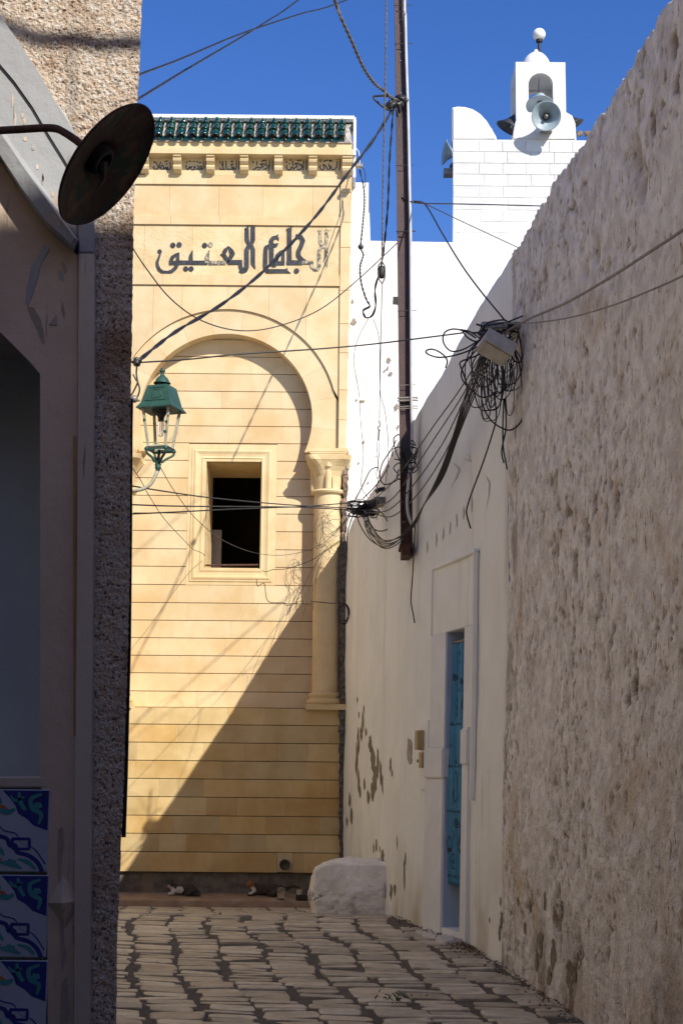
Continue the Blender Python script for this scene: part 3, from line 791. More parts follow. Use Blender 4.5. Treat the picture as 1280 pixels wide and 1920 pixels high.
word(c3_, [[(350,140),(346,242)], [(312,150),(320,222),(305,246),(265,240)], [(290,235),(285,210),(275,238),(262,212),(252,238),(215,240)], [(240,240),(235,195),(215,190),(200,235)], [(140,150),(170,200),(205,238)], [(205,150),(185,200),(160,238),(125,240),(112,215),(130,205)], [(245,150),(285,140)], [(262,180),(285,175)], [(120,140),(128,165)]])
# ================================================================= RIGHT-HAND WALLS
LEAN = .02
SEG = []
_s = 0
for i in range(len(WP)-1):
    a, c = Vector(WP[i]), Vector(WP[i+1]); SEG.append((_s, a, c, (c-a).length)); _s += (c-a).length
SLEN = _s
def wpt(s, z, off=0):
    """point on the right wall: s metres from its far end, height z, off metres towards the street"""
    for (s0, a, c, l) in SEG:
        if s <= s0+l or (s0, a, c, l) == SEG[-1]: break
    t = (s-s0)/l; p = a.lerp(c, t); d = (c-a)/l; n = Vector((-abs(d.y), -d.x*1.0 if d.y < 0 else d.x))
    n = Vector((d.y, -d.x));  n = n if n.x < 0 else -n
    return Vector((p.x+LEAN*min(1, s/4)*z+n.x*off, p.y+n.y*off, z))
def wall_sz(px, py):
    """(s, z) of the wall point seen at a pixel"""
    best = None
    lo, hi = 0.0, SLEN-.01
    def f(s):
        p = wpt(s, 0); Y = p.y; z = at(px, py, Y).z
        return proj(wpt(s, z))[0]-px, z
    for _ in range(50):
        m = (lo+hi)/2
        if f(m)[0] < 0: lo = m
        else: hi = m
    m = (lo+hi)/2
    return m, f(m)[1]
top_px = [(650,1000),(662,978),(689,932),(725,872),(748,830),(778,786),(830,698),(889,595),(925,536),(961,474)]
top_sm = [wall_sz(*p) for p in top_px]; top_sm[0] = (0, top_sm[0][1])
rt_px = [(963,476),(993,432),(1041,356),(1078,297),(1110,250),(1147,197),(1174,138),(1211,80),(1259,0)]
top_rg = [wall_sz(*p) for p in rt_px]
S_SEAM = top_sm[-1][0]
Z_RG = top_rg[-1][1]
print('tops', [(round(a,2), round(b,2)) for a, b in top_sm], [(round(a,2), round(b,2)) for a, b in top_rg])
def ztop(s, smooth):
    t = top_sm if smooth else top_rg+[(SLEN, Z_RG)]
    return float(np.interp(s, [q[0] for q in t], [q[1] for q in t]))
W_sm = thing('whitewashed_wall', 'smooth cream whitewashed street wall with flaking patches around the blue curtain doorway', 'wall', (WP[2][0], WP[2][1], gz(WP[2][1])))
W_rg = thing('rough_wall', 'tall rough pitted stone wall with worn lime wash at the right edge of the lane', 'wall', (WP[5][0], WP[5][1], gz(WP[5][1])))
# door opening in (s, z)
DS0 = wall_sz(836, 1500)[0]; DS1 = wall_sz(871, 1500)[0]
DZ1 = wall_sz(853, 1182)[1]
DY = wpt((DS0+DS1)/2, 0).y; DZ0 = gz(DY)+.02
print('door', DS0, DS1, DZ0, DZ1)
def grid_wall(name, s0, s1, ds, nz, smooth, parent, m, disp, hole=None, attr=None):
    ss = list(np.arange(s0, s1, ds))+[s1]
    if hole: ss = sorted(set([x for x in ss if abs(x-hole[0]) > ds*.4 and abs(x-hole[1]) > ds*.4]+[hole[0], hole[1]]))
    ss = np.array(ss); n = len(ss)
    T = np.linspace(0, 1, nz+1)
    zt = np.array([ztop(s, smooth) for s in ss])
    zb = np.array([gz(wpt(s, 0).y)-.08 for s in ss])
    S = np.repeat(ss[:, None], nz+1, 1)
    Z = zb[:, None]+(zt-zb)[:, None]*T[None, :]
    if hole:
        k = int(round((hole[3]-zb.mean())/(zt.mean()-zb.mean())*nz))
        for i in range(n):
            if hole[0]-1e-6 <= ss[i] <= hole[1]+1e-6: 
                T2 = np.concatenate([np.linspace(0, 1, k+1)*(hole[3]-zb[i])+zb[i], (np.linspace(0, 1, nz-k+1)[1:])*(zt[i]-hole[3])+hole[3]]); Z[i] = T2
    D, A = disp(S, Z)
    vs = []
    for i in range(n):
        for j in range(nz+1):
            vs.append(wpt(S[i, j], Z[i, j], D[i, j]))
    fs = []
    for i in range(n-1):
        for j in range(nz):
            if hole and ss[i] >= hole[0]-1e-6 and ss[i+1] <= hole[1]+1e-6 and j < k: continue
            q = i*(nz+1)+j; fs.append((q, q+nz+1, q+nz+2, q+1))
    b = len(vs)
    # thickness: crown of the wall
    for i in range(n):
        p = vs[i*(nz+1)+nz]; r = .03*(mn.noise(Vector((ss[i]*5, 0, 3))))
        vs.append(p+Vector((.12, 0, .01+r))); vs.append(p+Vector((.55, 0, .0)))
    for i in range(n-1):
        fs.append((i*(nz+1)+nz, (i+1)*(nz+1)+nz, b+2*i+2, b+2*i)); fs.append((b+2*i, b+2*i+2, b+2*i+3, b+2*i+1))
    o = pymesh(name, vs, fs, m, parent, smooth=True)
    at_ = o.data.attributes.new(attr, 'FLOAT', 'POINT')
    vals = np.zeros(len(vs)); vals[:n*(nz+1)] = A.ravel(); vals[n*(nz+1):] = .5
    at_.data.foreach_set('value', vals.astype(np.float32))
    return o
def disp_smooth(S, Z):
    d = .05*(fbm(S*.9, Z*.9, 3, 1)-.5)+.012*(fbm(S*6, Z*6, 3, 9)-.5)
    zrel = Z-.33
    low = np.clip(1-zrel/.8, 0, 1)
    a = np.clip((fbm(S*3, Z*2, 4, 20)-.45)*3, 0, 1)*low*.8
    seam = np.clip(1-(S_SEAM-S)/.13, 0, 1)
    a = np.maximum(a, seam*np.clip((fbm(S*9, Z*1.5, 4, 30)-.35)*3, 0, 1))
    return d-.0*low, a
def disp_rough(S, Z):
    d = .05*(fbm(S*.9, Z*.8, 3, 40)-.5)+.024*(fbm(S*6, Z*5, 4, 50)-.5)+.012*(fbm(S*19, Z*12, 3, 55)-.5)
    ws = S+.07*(fbm(S*6, Z*6, 3, 41)-.5); wz = Z+.12*(fbm(S*6, Z*6, 3, 43)-.5)
    clu = np.clip((fbm(S*1.7, Z*1.4, 3, 62)-.44)*5, .04, 1)
    clu2 = np.clip((fbm(S*2.3+9, Z*2.1, 3, 66)-.40)*4, .15, 1)
    p = fbm(ws*15, wz*11, 4, 60); pit = np.clip((p-.632)*11, 0, 1)*clu
    p2 = fbm(ws*36, wz*25, 3, 70); pit2 = np.clip((p2-.652)*11, 0, 1)*clu2
    band = np.exp(-((Z-1.25-(S-S_SEAM)*.02)/.28)**2)
    d += .035*band*(fbm(S*9, Z*9, 3, 80)-.3)
    d -= .024*pit+.013*pit2
    d -= .012*np.clip((.30-abs(fbm(ws*5, wz*3.2, 4, 47)-.5)*6), 0, 1)
    # holes and cracks near the top
    for (px, py, r) in ((1190,300,.09),(1205,345,.07),(1120,470,.05),(1100,505,.04)):
        s0, z0 = wall_sz(px, py); g = np.exp(-(((S-s0)/r)**2+((Z-z0)/(r*1.3))**2)); d -= .07*g; pit = np.maximum(pit, g*.8*(fbm(S*9,Z*9,3,5)+.3))
    a = np.clip(pit*.8+pit2*.75, 0, 1)
    a = np.maximum(a, np.clip(1-(S-S_SEAM)/1.1, 0, 1)*np.clip((fbm(S*5, Z*2.2, 5, 97)-.5)*6, 0, .75)*np.clip(1-abs(Z-3.0)/1.6, .2, 1))
    low = np.clip(1-(Z-.25)/.7, 0, 1); a = np.maximum(a, low*np.clip((fbm(S*4, Z*1.6, 4, 90)-.52)*6, 0, 1)*.9)
    top = np.clip(1-(Z_RG+.1-Z)/.12, 0, 1); a = np.maximum(a, top*.7)
    d -= .03*top*fbm(S*9, Z*9, 2, 95)
    return d+.02, np.clip(a, 0, 1)
# ragged top of the rough wall
_zt = ztop
def ztop(s, smooth):
    z = _zt(s, smooth)
    if smooth: return z+.012*mn.noise(Vector((s*9, 1, 0)))
    return z+.045*mn.noise(Vector((s*3.5, 0, 0)))+.026*mn.noise(Vector((s*13, 4, 0)))+.012*mn.noise(Vector((s*36, 4, 0)))
grid_wall('wall_face', 0, S_SEAM, .035, 130, True, W_sm, M['smooth_wall'], disp_smooth, (DS0, DS1, DZ0, DZ1), 'dirt')
grid_wall('wall_face', S_SEAM, 12.6, .015, 330, False, W_rg, M['rough_wall'], disp_rough, None, 'pit')
grid_wall('wall_face_near', 12.6, SLEN, .05, 100, False, W_rg, M['rough_wall'], disp_rough, None, 'pit')
# solid bodies behind the faces
def body(name, s0, s1, parent, m, depth=3.0, zfun=None, n=6, skip=None):
    bm = B(); rows = []
    for i in range(n+1):
        s = s0+(s1-s0)*i/n; z = zfun(s); p = wpt(s, z); q = wpt(s, 0)
        rows.append([bm.verts.new((p.x+.5, p.y, z-.02)), bm.verts.new((p.x+depth, p.y, z-.02)), bm.verts.new((q.x+depth, q.y, -.3)), bm.verts.new((q.x+.5, q.y, -.3))])
    for i in range(n):
        for k in range(4): bm.faces.new((rows[i][k], rows[i][(k+1) % 4], rows[i+1][(k+1) % 4], rows[i+1][k]))
    bm.faces.new(rows[0]); bm.faces.new(rows[-1][::-1])
    return obj(name, bm, m, parent)
body('wall_body', .05, DS0-.25, W_sm, M['whitewash'], 3, lambda s: _zt(s, True))
body('wall_body', DS1+.25, S_SEAM, W_sm, M['whitewash'], 3, lambda s: _zt(s, True))
body('wall_body', S_SEAM+.01, SLEN, W_rg, M['whitewash'], 3, lambda s: _zt(s, False)-.06)
# doorway lining
def wq(bm, pts):
    vs = [bm.verts.new(wpt(*p)) for p in pts]; bm.faces.new(vs)
def wbox(bm, s0, s1, z0, z1, o0, o1, n=1):
    """box lying on the wall: o0 back, o1 front"""
    for k in range(n):
        a, c = s0+(s1-s0)*k/n, s0+(s1-s0)*(k+1)/n
        v = [bm.verts.new(wpt(*p)) for p in ((a,z0,o0),(c,z0,o0),(c,z0,o1),(a,z0,o1),(a,z1,o0),(c,z1,o0),(c,z1,o1),(a,z1,o1))]
        fl = [(0,1,2,3),(4,7,6,5),(3,2,6,7),(0,4,5,1)]
        if k == 0: fl.append((0,3,7,4))
        if k == n-1: fl.append((1,5,6,2))
        for f in fl: bm.faces.new([v[i] for i in f])
door = thing('doorway', 'narrow whitewashed doorway with raised plaster frame and blue tinted jamb', 'doorway', wpt((DS0+DS1)/2, 0)+Vector((0, 0, DZ0)))
DD = -.30
bm = B(); wbox(bm, DS0-.05, DS0+.004, DZ0-.05, DZ1+.05, DD, .012); wbox(bm, DS1-.004, DS1+.05, DZ0-.05, DZ1+.05, DD, .012)
obj('jamb', bm, M['jamb_blue'], door)
bm = B(); wbox(bm, DS0, DS1, DZ1-.004, DZ1+.05, DD, .012); obj('lintel', bm, M['door_paint'], door)
bm = B(); wbox(bm, DS0-.05, DS1+.05, DZ0-.1, DZ1+.1, DD-.05, DD); obj('door_leaf', bm, M['door_paint'], door)
bm = B(); wbox(bm, DS0-.02, DS1+.02, DZ0-.1, DZ0+.05, DD, .02); obj('threshold', bm, M['door_paint'], door)
bm = B(); wbox(bm, (DS0+DS1)/2-.012, (DS0+DS1)/2+.004, DZ0, DZ1, DD, DD+.02); obj('door_batten', bm, M['door_paint'], door)
bm = B(); wbox(bm, DS0-.22, DS1+.10, DZ0-.14, DZ0+.005, .0, .16, 3)
bmesh.ops.subdivide_edges(bm, edges=bm.edges, cuts=3, use_grid_fill=True)
for v in bm.verts:
    v.co += Vector((mn.noise(v.co*9), mn.noise(v.co*9+Vector((3,0,0))), mn.noise(v.co*7)))*.03
obj('lime_splash', bm, M['flake'], door, smooth=True)
# plaster frame
sL = wall_sz(799, 1640)[0]; sLu = wall_sz(813, 1250)[0]; sR = wall_sz(893, 1250)[0]
zIL0 = wall_sz(815, 1460)[1]; zIL1 = wall_sz(815, 1402)[1]
zIR0 = wall_sz(880, 1435)[1]; zIR1 = wall_sz(880, 1365)[1]
zIa = (zIL0+zIR0)/2; zIb = (zIL1+zIR1)/2
zTop = wall_sz(850, 1058)[1]
print('frame', sL, sLu, sR, zIL0, zIL1, zIR0, zIR1, zTop)
def soft(bm, o=.008):
    bmesh.ops.bevel(bm, geom=list(bm.edges), offset=o, segments=2, affect='EDGES', clamp_overlap=True)
bm = B(); wbox(bm, sL, DS0-.001, DZ0-.15, zIL0, -.03, .03); soft(bm); wbox(bm, DS1+.001, DS1+.17, DZ0-.15, zIR0, -.03, .028)
obj('pilaster', bm, M['door_paint'], door)
bm = B(); wbox(bm, sL-.01, DS0+.012, zIL0+.002, zIL1, -.03, .042); soft(bm, .012); obj('impost', bm, M['door_paint'], door)
bm = B(); wbox(bm, DS1-.012, DS1+.19, zIR0+.002, zIR1, -.03, .042); soft(bm, .012); obj('impost', bm, M['door_paint'], door)
bm = B(); wbox(bm, sLu, DS0-.001, zIL1+.002, DZ1, -.03, .026); wbox(bm, DS1+.001, sR, zIR1+.002, DZ1, -.03, .024)
obj('upper_jamb', bm, M['door_paint'], door)
bm = B(); wbox(bm, sLu, sR, DZ1+.001, zTop, -.03, .024, 3); obj('frieze', bm, M['smooth_wall'], door)
bm = B(); wbox(bm, sLu-.012, sLu+.022, DZ1, zTop+.02, .0, .036); wbox(bm, sR-.022, sR+.012, zIR0-.25, zTop+.02, .0, .036); wbox(bm, sLu-.012, sR+.012, zTop-.0, zTop+.035, .0, .038)
soft(bm, .006); obj('frame_moulding', bm, M['smooth_wall'], door)
# curtain with folds, printed with outline motifs
cz0, cz1 = wall_sz(857, 1662)[1], DZ1-.10
COFF = -.028
def cpt(u, z, e=0):
    """u 0..1 across the cloth"""
    f = .012*math.sin(u*17+.6*math.sin(z*2.2))+.006*math.sin(u*31+z)
    top = max(0, (z-cz0)/(cz1-cz0))
    bul = .02*math.sin(math.pi*(1-top)**1.5)
    return wpt(DS0+.02+(DS1-DS0+.0)*u*1.0, z+.0, COFF+f*(0.5+.5*top)+bul+e)
vs = []; fs = []; nu, nv = 46, 60
for i in range(nu+1):
    for j in range(nv+1): vs.append(cpt(i/nu, cz0+(cz1-cz0)*j/nv))
for i in range(nu):
    for j in range(nv): q = i*(nv+1)+j; fs.append((q, q+nv+1, q+nv+2, q+1))
cur = pymesh('door_curtain', vs, fs, M['curtain'], None, smooth=True)
tag(cur, 'bright blue door curtain printed with black outline motifs hanging in the white doorway', 'curtain')
sm = cur.modifiers.new('s', 'SOLIDIFY'); sm.thickness = .003; sm.offset = -1
bm = B(); tube(bm, [wpt(DS0-.01, cz1+.015, COFF), wpt(DS1+.01, cz1+.015, COFF)], .008, 6); rod = obj('curtain_rod', bm, M['metal_worn'], cur)
def motif(strokes, w_=.007):
    bm = B()
    for pts in strokes:
        P = []
        for i in range(len(pts)-1):
            for k in range(4): P.append((pts[i][0]+(pts[i+1][0]-pts[i][0])*k/4, pts[i][1]+(pts[i+1][1]-pts[i][1])*k/4))
        P.append(pts[-1]); cwid = (DS1-DS0)
        L_ = []; R_ = []
        for i, p in enumerate(P):
            a = P[max(i-1, 0)]; c = P[min(i+1, len(P)-1)]; dx, dz = (c[0]-a[0])*cwid, c[1]-a[1]; l = math.hypot(dx, dz) or 1
            nx, nz_ = -dz/l*w_/2, dx/l*w_/2
            L_.append(bm.verts.new(cpt(p[0]+nx/cwid, p[1]+nz_, .005))); R_.append(bm.verts.new(cpt(p[0]-nx/cwid, p[1]-nz_, .005)))
        for i in range(len(P)-1): bm.faces.new((L_[i], L_[i+1], R_[i+1], R_[i]))
    obj('printed_motif', bm, M['curtain_ink'], cur)
def circ(u, z, r, n=12, a0=0, a1=2*math.pi): return [(u+r/(DS1-DS0)*math.cos(a0+(a1-a0)*k/n), z+r*math.sin(a0+(a1-a0)*k/n)) for k in range(n+1)]
def spiral(u, z, r, t=2): return [(u+r*(k/24)/(DS1-DS0)*math.cos(k/24*t*2*math.pi), z+r*(k/24)*math.sin(k/24*t*2*math.pi)) for k in range(25)]
def crosses(z, n=8): 
    o = []
    for k in range(n):
        u = (k+.5)/n; o += [[(u-.035, z), (u+.035, z)], [(u, z-.014), (u, z+.014)]]
    return o
H_ = cz1-cz0; zf = lambda t: cz0+H_*t
motif(crosses(zf(.035))+crosses(zf(.30))+crosses(zf(.485))+crosses(zf(.66))+crosses(zf(.80), 5)+crosses(zf(.92), 5))
motif([circ(.25, zf(.095), .055), circ(.25, zf(.095), .012), circ(.8, zf(.095), .05), circ(.8, zf(.095), .015)])
def hand(u, z):
    s = .04
    out = [(-1.0,0),(-.9,-.9),(-.65,-1.5),(-.5,-.9),(-.35,-1.8),(-.12,-1.0),(0,-1.9),(.15,-1.0),(.35,-1.75),(.5,-.9),(.7,-1.4),(.95,-.8),(1.0,0),(.5,.8),(0,1.2),(-.5,.8),(-1.0,0)]
    return [[(u+x*s/(DS1-DS0), z+y*s) for x, y in out]]
motif(hand(.62, zf(.17))+[circ(.62, zf(.175), .01)]+hand(.12, zf(.17)))
motif([spiral(.5, zf(.255), .04), spiral(.35, zf(.205), .032), spiral(.88, zf(.245), .04), [(.62, zf(.19)), (.66, zf(.23)), (.60, zf(.26))]])
def lantern_(u, z0, z1):
    w2 = .14; pts = [(u, z0), (u-w2*.9, z0+.04), (u-w2, z0+.08), (u-w2*.8, z0+.12), (u-w2*.8, z1), (u+w2*.8, z1), (u+w2*.8, z0+.12), (u+w2, z0+.08), (u+w2*.9, z0+.04), (u, z0)]
    return [pts]+[circ(u, z0+.1+.07*k, .011) for k in range(4)]
motif(lantern_(.4, zf(.33), zf(.46))+lantern_(.9, zf(.33), zf(.46)))
motif([[(.4, zf(.53)), (.36, zf(.50)), (.46, zf(.50)), (.4, zf(.53)), (.4, zf(.57))], [(.9, zf(.56)), (.86, zf(.52)), (.95, zf(.52)), (.9, zf(.56))], circ(.4, zf(.60), .015), circ(.7, zf(.58), .014), circ(.15, zf(.57), .014)])
motif(lantern_(.75, zf(.70), zf(.78))+[circ(.3, zf(.73), .016), circ(.3, zf(.76), .012), circ(.3, zf(.70), .012)])
motif([spiral(.2, zf(.86), .03), spiral(.55, zf(.84), .03), spiral(.85, zf(.87), .035), spiral(.4, zf(.96), .025), spiral(.75, zf(.97), .025)])
# meter boxes and their panel left of the door
def on_wall_box(name, px0, px1, py0, py1, o1, m, parent=None):
    s0, zt = wall_sz(px0, py0); s1, zb_ = wall_sz(px1, py1)
    s0b, zb2 = wall_sz(px0, py1); 
    bm = B(); wbox(bm, s0, s1, min(zb2, zb_), zt, -.05, o1); soft(bm, .004); return obj(name, bm, m, parent)
mb = on_wall_box('meter_panel', 793, 804, 1352, 1480, .02, M['smooth_wall']); tag(mb, 'whitewashed panel with two small tan meter boxes left of the doorway', 'meter box')
on_wall_box('meter_cover', 794, 799, 1370, 1406, .075, M['meter'], mb); on_wall_box('meter_cover', 798, 803, 1411, 1440, .06, M['meter'], mb)
on_wall_box('latch', 791, 794, 1424, 1430, .05, M['metal_worn'], mb)

# flaking patches: the bare render shows through
def patch(px, py, w_, h_, m='peel', seed=0, name='flaked_patch', parent=W_sm, n=18):
    r = random.Random(seed+int(px*7+py)); pts = []
    for k in range(n):
        a = 2*math.pi*k/n; f = r.uniform(.55, 1.15)
        pts.append((px+w_/2*f*math.copysign(abs(math.cos(a))**1.3, math.cos(a)), py+h_/2*r.uniform(.7, 1.1)*math.sin(a)))
    bm = B(); c = wall_sz(px, py); D = lambda s, z: float(disp_smooth(np.array([[s]]), np.array([[z]]))[0][0, 0]) if parent is W_sm else float(disp_rough(np.array([[s]]), np.array([[z]]))[0][0, 0])
    q = [wall_sz(*p) for p in pts]
    v = [bm.verts.new(wpt(s, z, D(s, z)+.0035)) for s, z in q]; v0 = bm.verts.new(wpt(c[0], c[1], D(*c)+.0035))
    for k in range(n): bm.faces.new((v[k], v[(k+1) % n], v0))
    return bm
def patches(lst, m, parent, name='flaked_patch'):
    for i, (px, py, w_, h_) in enumerate(lst):
        obj(name, patch(px, py, w_, h_, seed=i, parent=parent), M[m], parent)
patches([(681,1352,5,45),(677,1375,6,30),(670,1390,5,60),(667,1425,4,70),(671,1465,5,50),(674,1485,6,24),(688,1372,4,18),(696,1395,7,34),(700,1425,9,50),(704,1460,10,56),(699,1485,7,40),(709,1430,5,60),(714,1450,4,50),(717,1470,4,40),(690,1495,7,30),(683,1470,4,24),(655,1500,4,30),(657,1530,5,34),(734,1435,3,30),(737,1450,3,18),
 (700,1590,3,22),(705,1585,3,26),(712,1592,3,14),(717,1610,6,40),(720,1645,5,46),(723,1670,5,30),(733,1672,5,34),(740,1668,5,26),(745,1580,2,30),(758,1640,3,70),(760,1610,2,30),(672,1340,3,14),(668,1312,3,12),(684,1330,3,18),(650,1540,3,20),(940,1725,7,40),(936,1750,4,34),(944,1738,4,20),(938,1690,3,20),(917,1725,3,14)], 'peel', W_sm)
patches([(770,1412,12,54),(768,1395,7,22)], 'peel_pale', W_sm, 'pale_patch')
patches([(1000,1700,6,26),(1022,1770,12,60),(1014,1800,9,50),(1045,1790,10,70),(1038,1830,8,40),(1075,1830,16,70),(1092,1800,8,40),(990,1740,5,26),(1030,1690,5,40),(978,1690,4,20),(1062,1700,5,30)], 'peel', W_rg)
def wall_ribbon(name, pts, w_, m, parent=W_sm, off=.004):
    bm = B(); P = []
    for i in range(len(pts)-1):
        for k in range(3): P.append((pts[i][0]+(pts[i+1][0]-pts[i][0])*k/3, pts[i][1]+(pts[i+1][1]-pts[i][1])*k/3))
    P.append(pts[-1]); L_ = []; R_ = []
    for i, p in enumerate(P):
        s0, z0 = wall_sz(*p); d = float(disp_smooth(np.array([[s0]]), np.array([[z0]]))[0][0, 0]) if s0 < S_SEAM else float(disp_rough(np.array([[s0]]), np.array([[z0]]))[0][0, 0])+.004
        ww_ = w_*math.sin(math.pi*(i+.6)/(len(P)+.2))
        L_.append(bm.verts.new(wpt(s0-ww_*1.6, z0, d+off))); R_.append(bm.verts.new(wpt(s0+ww_*1.6, z0+ww_*.4, d+off)))
    for i in range(len(P)-1): bm.faces.new((L_[i], L_[i+1], R_[i+1], R_[i]))
    obj(name, bm, M[m], parent)
for P_c in ([(668,1112),(676,1100),(682,1094),(692,1088),(696,1076)], [(706,1085),(713,1070),(718,1062),(722,1052)], [(730,1066),(737,1054),(741,1046),(746,1040)], [(866,872),(873,860),(884,866),(880,852),(892,845)], [(905,1448),(928,1446)], [(904,1552),(926,1550)], [(905,1450),(903,1560)], [(955,1180),(953,1300),(956,1400),(951,1500),(953,1640)], [(795,905),(804,892),(808,878)]):
    wall_ribbon('crack', P_c, .0022, 'crack')
for (px, py, h_) in ((820,1012,26),(832,1001,24),(845,990,24),(857,976,26),(870,962,24),(884,946,30),(803,1026,22)):
    wall_ribbon('notch', [(px, py-h_/2), (px, py), (px-1, py+h_/2)], .011, 'notch')
wall_ribbon('notch', [(912,892),(918,905),(918,930),(913,955)], .010, 'notch'); wall_ribbon('notch', [(850,868),(862,880),(855,900),(846,915)], .012, 'notch')
# painted gap and rubble between column and wall
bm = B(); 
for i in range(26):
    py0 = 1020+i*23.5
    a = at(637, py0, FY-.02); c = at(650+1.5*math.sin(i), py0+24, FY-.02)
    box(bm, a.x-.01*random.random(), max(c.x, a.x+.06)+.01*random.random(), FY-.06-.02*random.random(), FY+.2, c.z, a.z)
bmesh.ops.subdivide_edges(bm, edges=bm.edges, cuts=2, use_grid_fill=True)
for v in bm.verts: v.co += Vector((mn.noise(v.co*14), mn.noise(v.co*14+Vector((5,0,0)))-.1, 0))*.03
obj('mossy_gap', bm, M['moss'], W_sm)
bm = B()
for i in range(12):
    py0 = 845+i*15; a = at(640+(3 if i < 6 else 0), py0, FY); c = at(652-i*.4, py0+15.5, FY)
    box(bm, a.x, c.x, FY-.01-.02*random.random(), FY+.3, c.z, a.z)
bmesh.ops.subdivide_edges(bm, edges=bm.edges, cuts=2, use_grid_fill=True)
for v in bm.verts: v.co += Vector((mn.noise(v.co*16), mn.noise(v.co*16+Vector((5,0,0))), 0))*.03
obj('rubble_joint', bm, M['rubble'], fac)

# tall house beside the camera on the right, out of view
bm = B(); box(bm, 1.95, 7, -14, -1.0, -.4, 7.85)
bmesh.ops.bevel(bm, geom=list(bm.edges), offset=.04, segments=2, affect='EDGES')
h = obj('tall_house', bm, M['dark_cast']); tag(h, 'tall plain brown house beside the lane, nearest on the right', 'house')

# ================================================================= LEFT-HAND HOUSES
YL = 4.0
def lf(px, py, Y=YL): p = at(px, py, Y); return p.x, p.z
hs = thing('corner_house', 'roughcast corner house with pale stone arch surround and painted tiles, nearest on the left', 'house', (-.9, YL, gz(YL)))
edge_px = [(269,-60),(267,0),(262,130),(258,200),(251,400),(246,780),(244,1100),(238,1300),(232,1500),(227,1600),(221,1750),(219,1920),(219,2100)]
edge = [lf(*p) for p in edge_px][::-1]
ez = [p[1] for p in edge]; ex = [p[0] for p in edge]
def edge_x(z): return float(np.interp(z, ez, ex))
zT = 8.6  # upper storey out of view, raised to hold back sky light
out_px = [(-40,-10),(0,30),(17,55),(48,100),(79,148),(103,192),(127,223),(150,268),(168,320),(179,400),(180,700),(176,1300),(172,1920),(170,2300)]
outl = [lf(*p) for p in out_px]; oz = [p[1] for p in outl][::-1]; oxx = [p[0] for p in outl][::-1]
# roughcast skin: dense grid to the right of the surround
def roughcast():
    zs = np.arange(.0, 3.9, .0042); nu = 96
    vs = []; at_v = []; fs = []
    Z = np.repeat(zs[:, None], nu+1, 1)
    x0 = np.array([np.interp(z, oz, oxx) if z < oz[-1] else oxx[-1]-.3 for z in zs]); x0 = np.where(zs < oz[-1], x0, x0)
    x1 = np.array([edge_x(z) for z in zs])
    U = np.linspace(0, 1, nu+1)[None, :]; X = x0[:, None]*(1-U)+x1[:, None]*U
    n1 = fbm(X*190, Z*200, 2, 3); n2 = fbm(X*100, Z*100, 2, 8)
    D = .006*n1+.005*n2; P = np.clip((.33-n1)*9, 0, 1)
    for j in range(len(zs)):
        for i in range(nu+1):
            e = .006*(n2[j, i]-.5) if i == nu else 0
            vs.append((X[j, i]+e, YL-D[j, i], zs[j]))
    for j in range(len(zs)-1):
        for i in range(nu): q = j*(nu+1)+i; fs.append((q, q+1, q+nu+2, q+nu+1))
    b = len(vs)
    for j in range(len(zs)): vs.append((x1[j]-.02, YL+.12, zs[j]))
    for j in range(len(zs)-1): fs.append((j*(nu+1)+nu, b+j, b+j+1, (j+1)*(nu+1)+nu))
    o = pymesh('roughcast_wall', vs, fs, M['roughcast'], hs, smooth=False)
    a = o.data.attributes.new('pit', 'FLOAT', 'POINT'); v = np.zeros(len(vs)); v[:b] = P.ravel(); a.data.foreach_set('value', v.astype(np.float32))
roughcast()
# body of the house
bm = B(); pl = [(-3.5, YL+.5), (-.745, YL+.5), (-.745, YL+.07), (-.60, YL+.07), (LEFT_X(6.6)-.1, 6.6), (-3.5, 6.6)]
a = [bm.verts.new((x, y, -.3)) for x, y in pl]; c = [bm.verts.new((x+.0, y, zT)) for x, y in pl]
bm.faces.new(a[::-1]); bm.faces.new(c)
for k in range(6): bm.faces.new((a[k], a[(k+1) % 6], c[(k+1) % 6], c[k]))
obj('house_body', bm, M['roughcast'], hs)
bm = B(); box(bm, -3.2, -.515, YL-.01, YL+.3, 3.9, zT); obj('upper_wall', bm, M['roughcast'], hs)
# stone surround (right half of an arch) standing proud
def lpoly(name, pts, y0, y1, m, Y=YL, soft_=0.004):
    bm = B(); prism(bm, [lf(*p) for p in pts], y0, y1)
    if soft_: bmesh.ops.bevel(bm, geom=[e for e in bm.edges if all(abs(v.co.y-y0) < 1e-6 for v in e.verts)], offset=soft_, segments=1, affect='EDGES')
    return obj(name, bm, M[m], hs)
inner_px = [(-700,120),(0,120),(31,162),(65,210),(93,258),(131,313),(150,380),(150,480)]
lpoly('surround_outer_band', [(-700,-10)]+[(-40,-12),(0,29),(17,55),(48,100),(79,148),(103,192),(127,223),(150,268),(168,320),(179,400),(180,481),(151,481),(150,380),(132,313),(94,257),(66,209),(32,161),(0,119),(-700,119)], YL-.03, YL+.05, 'surround')
lpoly('surround_strip', [(180,481.5),(180,700),(176,1300),(172,1920),(170,2300),(141,2300),(144,1600),(149,1000),(151,481.5)], YL-.03, YL+.05, 'surround_low')
lpoly('surround_inner_band', [(-700,119.6),(0,119.6),(31,162.2),(65,210.2),(93.2,258.2),(131.2,313.4),(149.4,380),(149,455),(110,395),(60,322),(0,236),(-700,236)], YL-.022, YL+.05, 'surround')
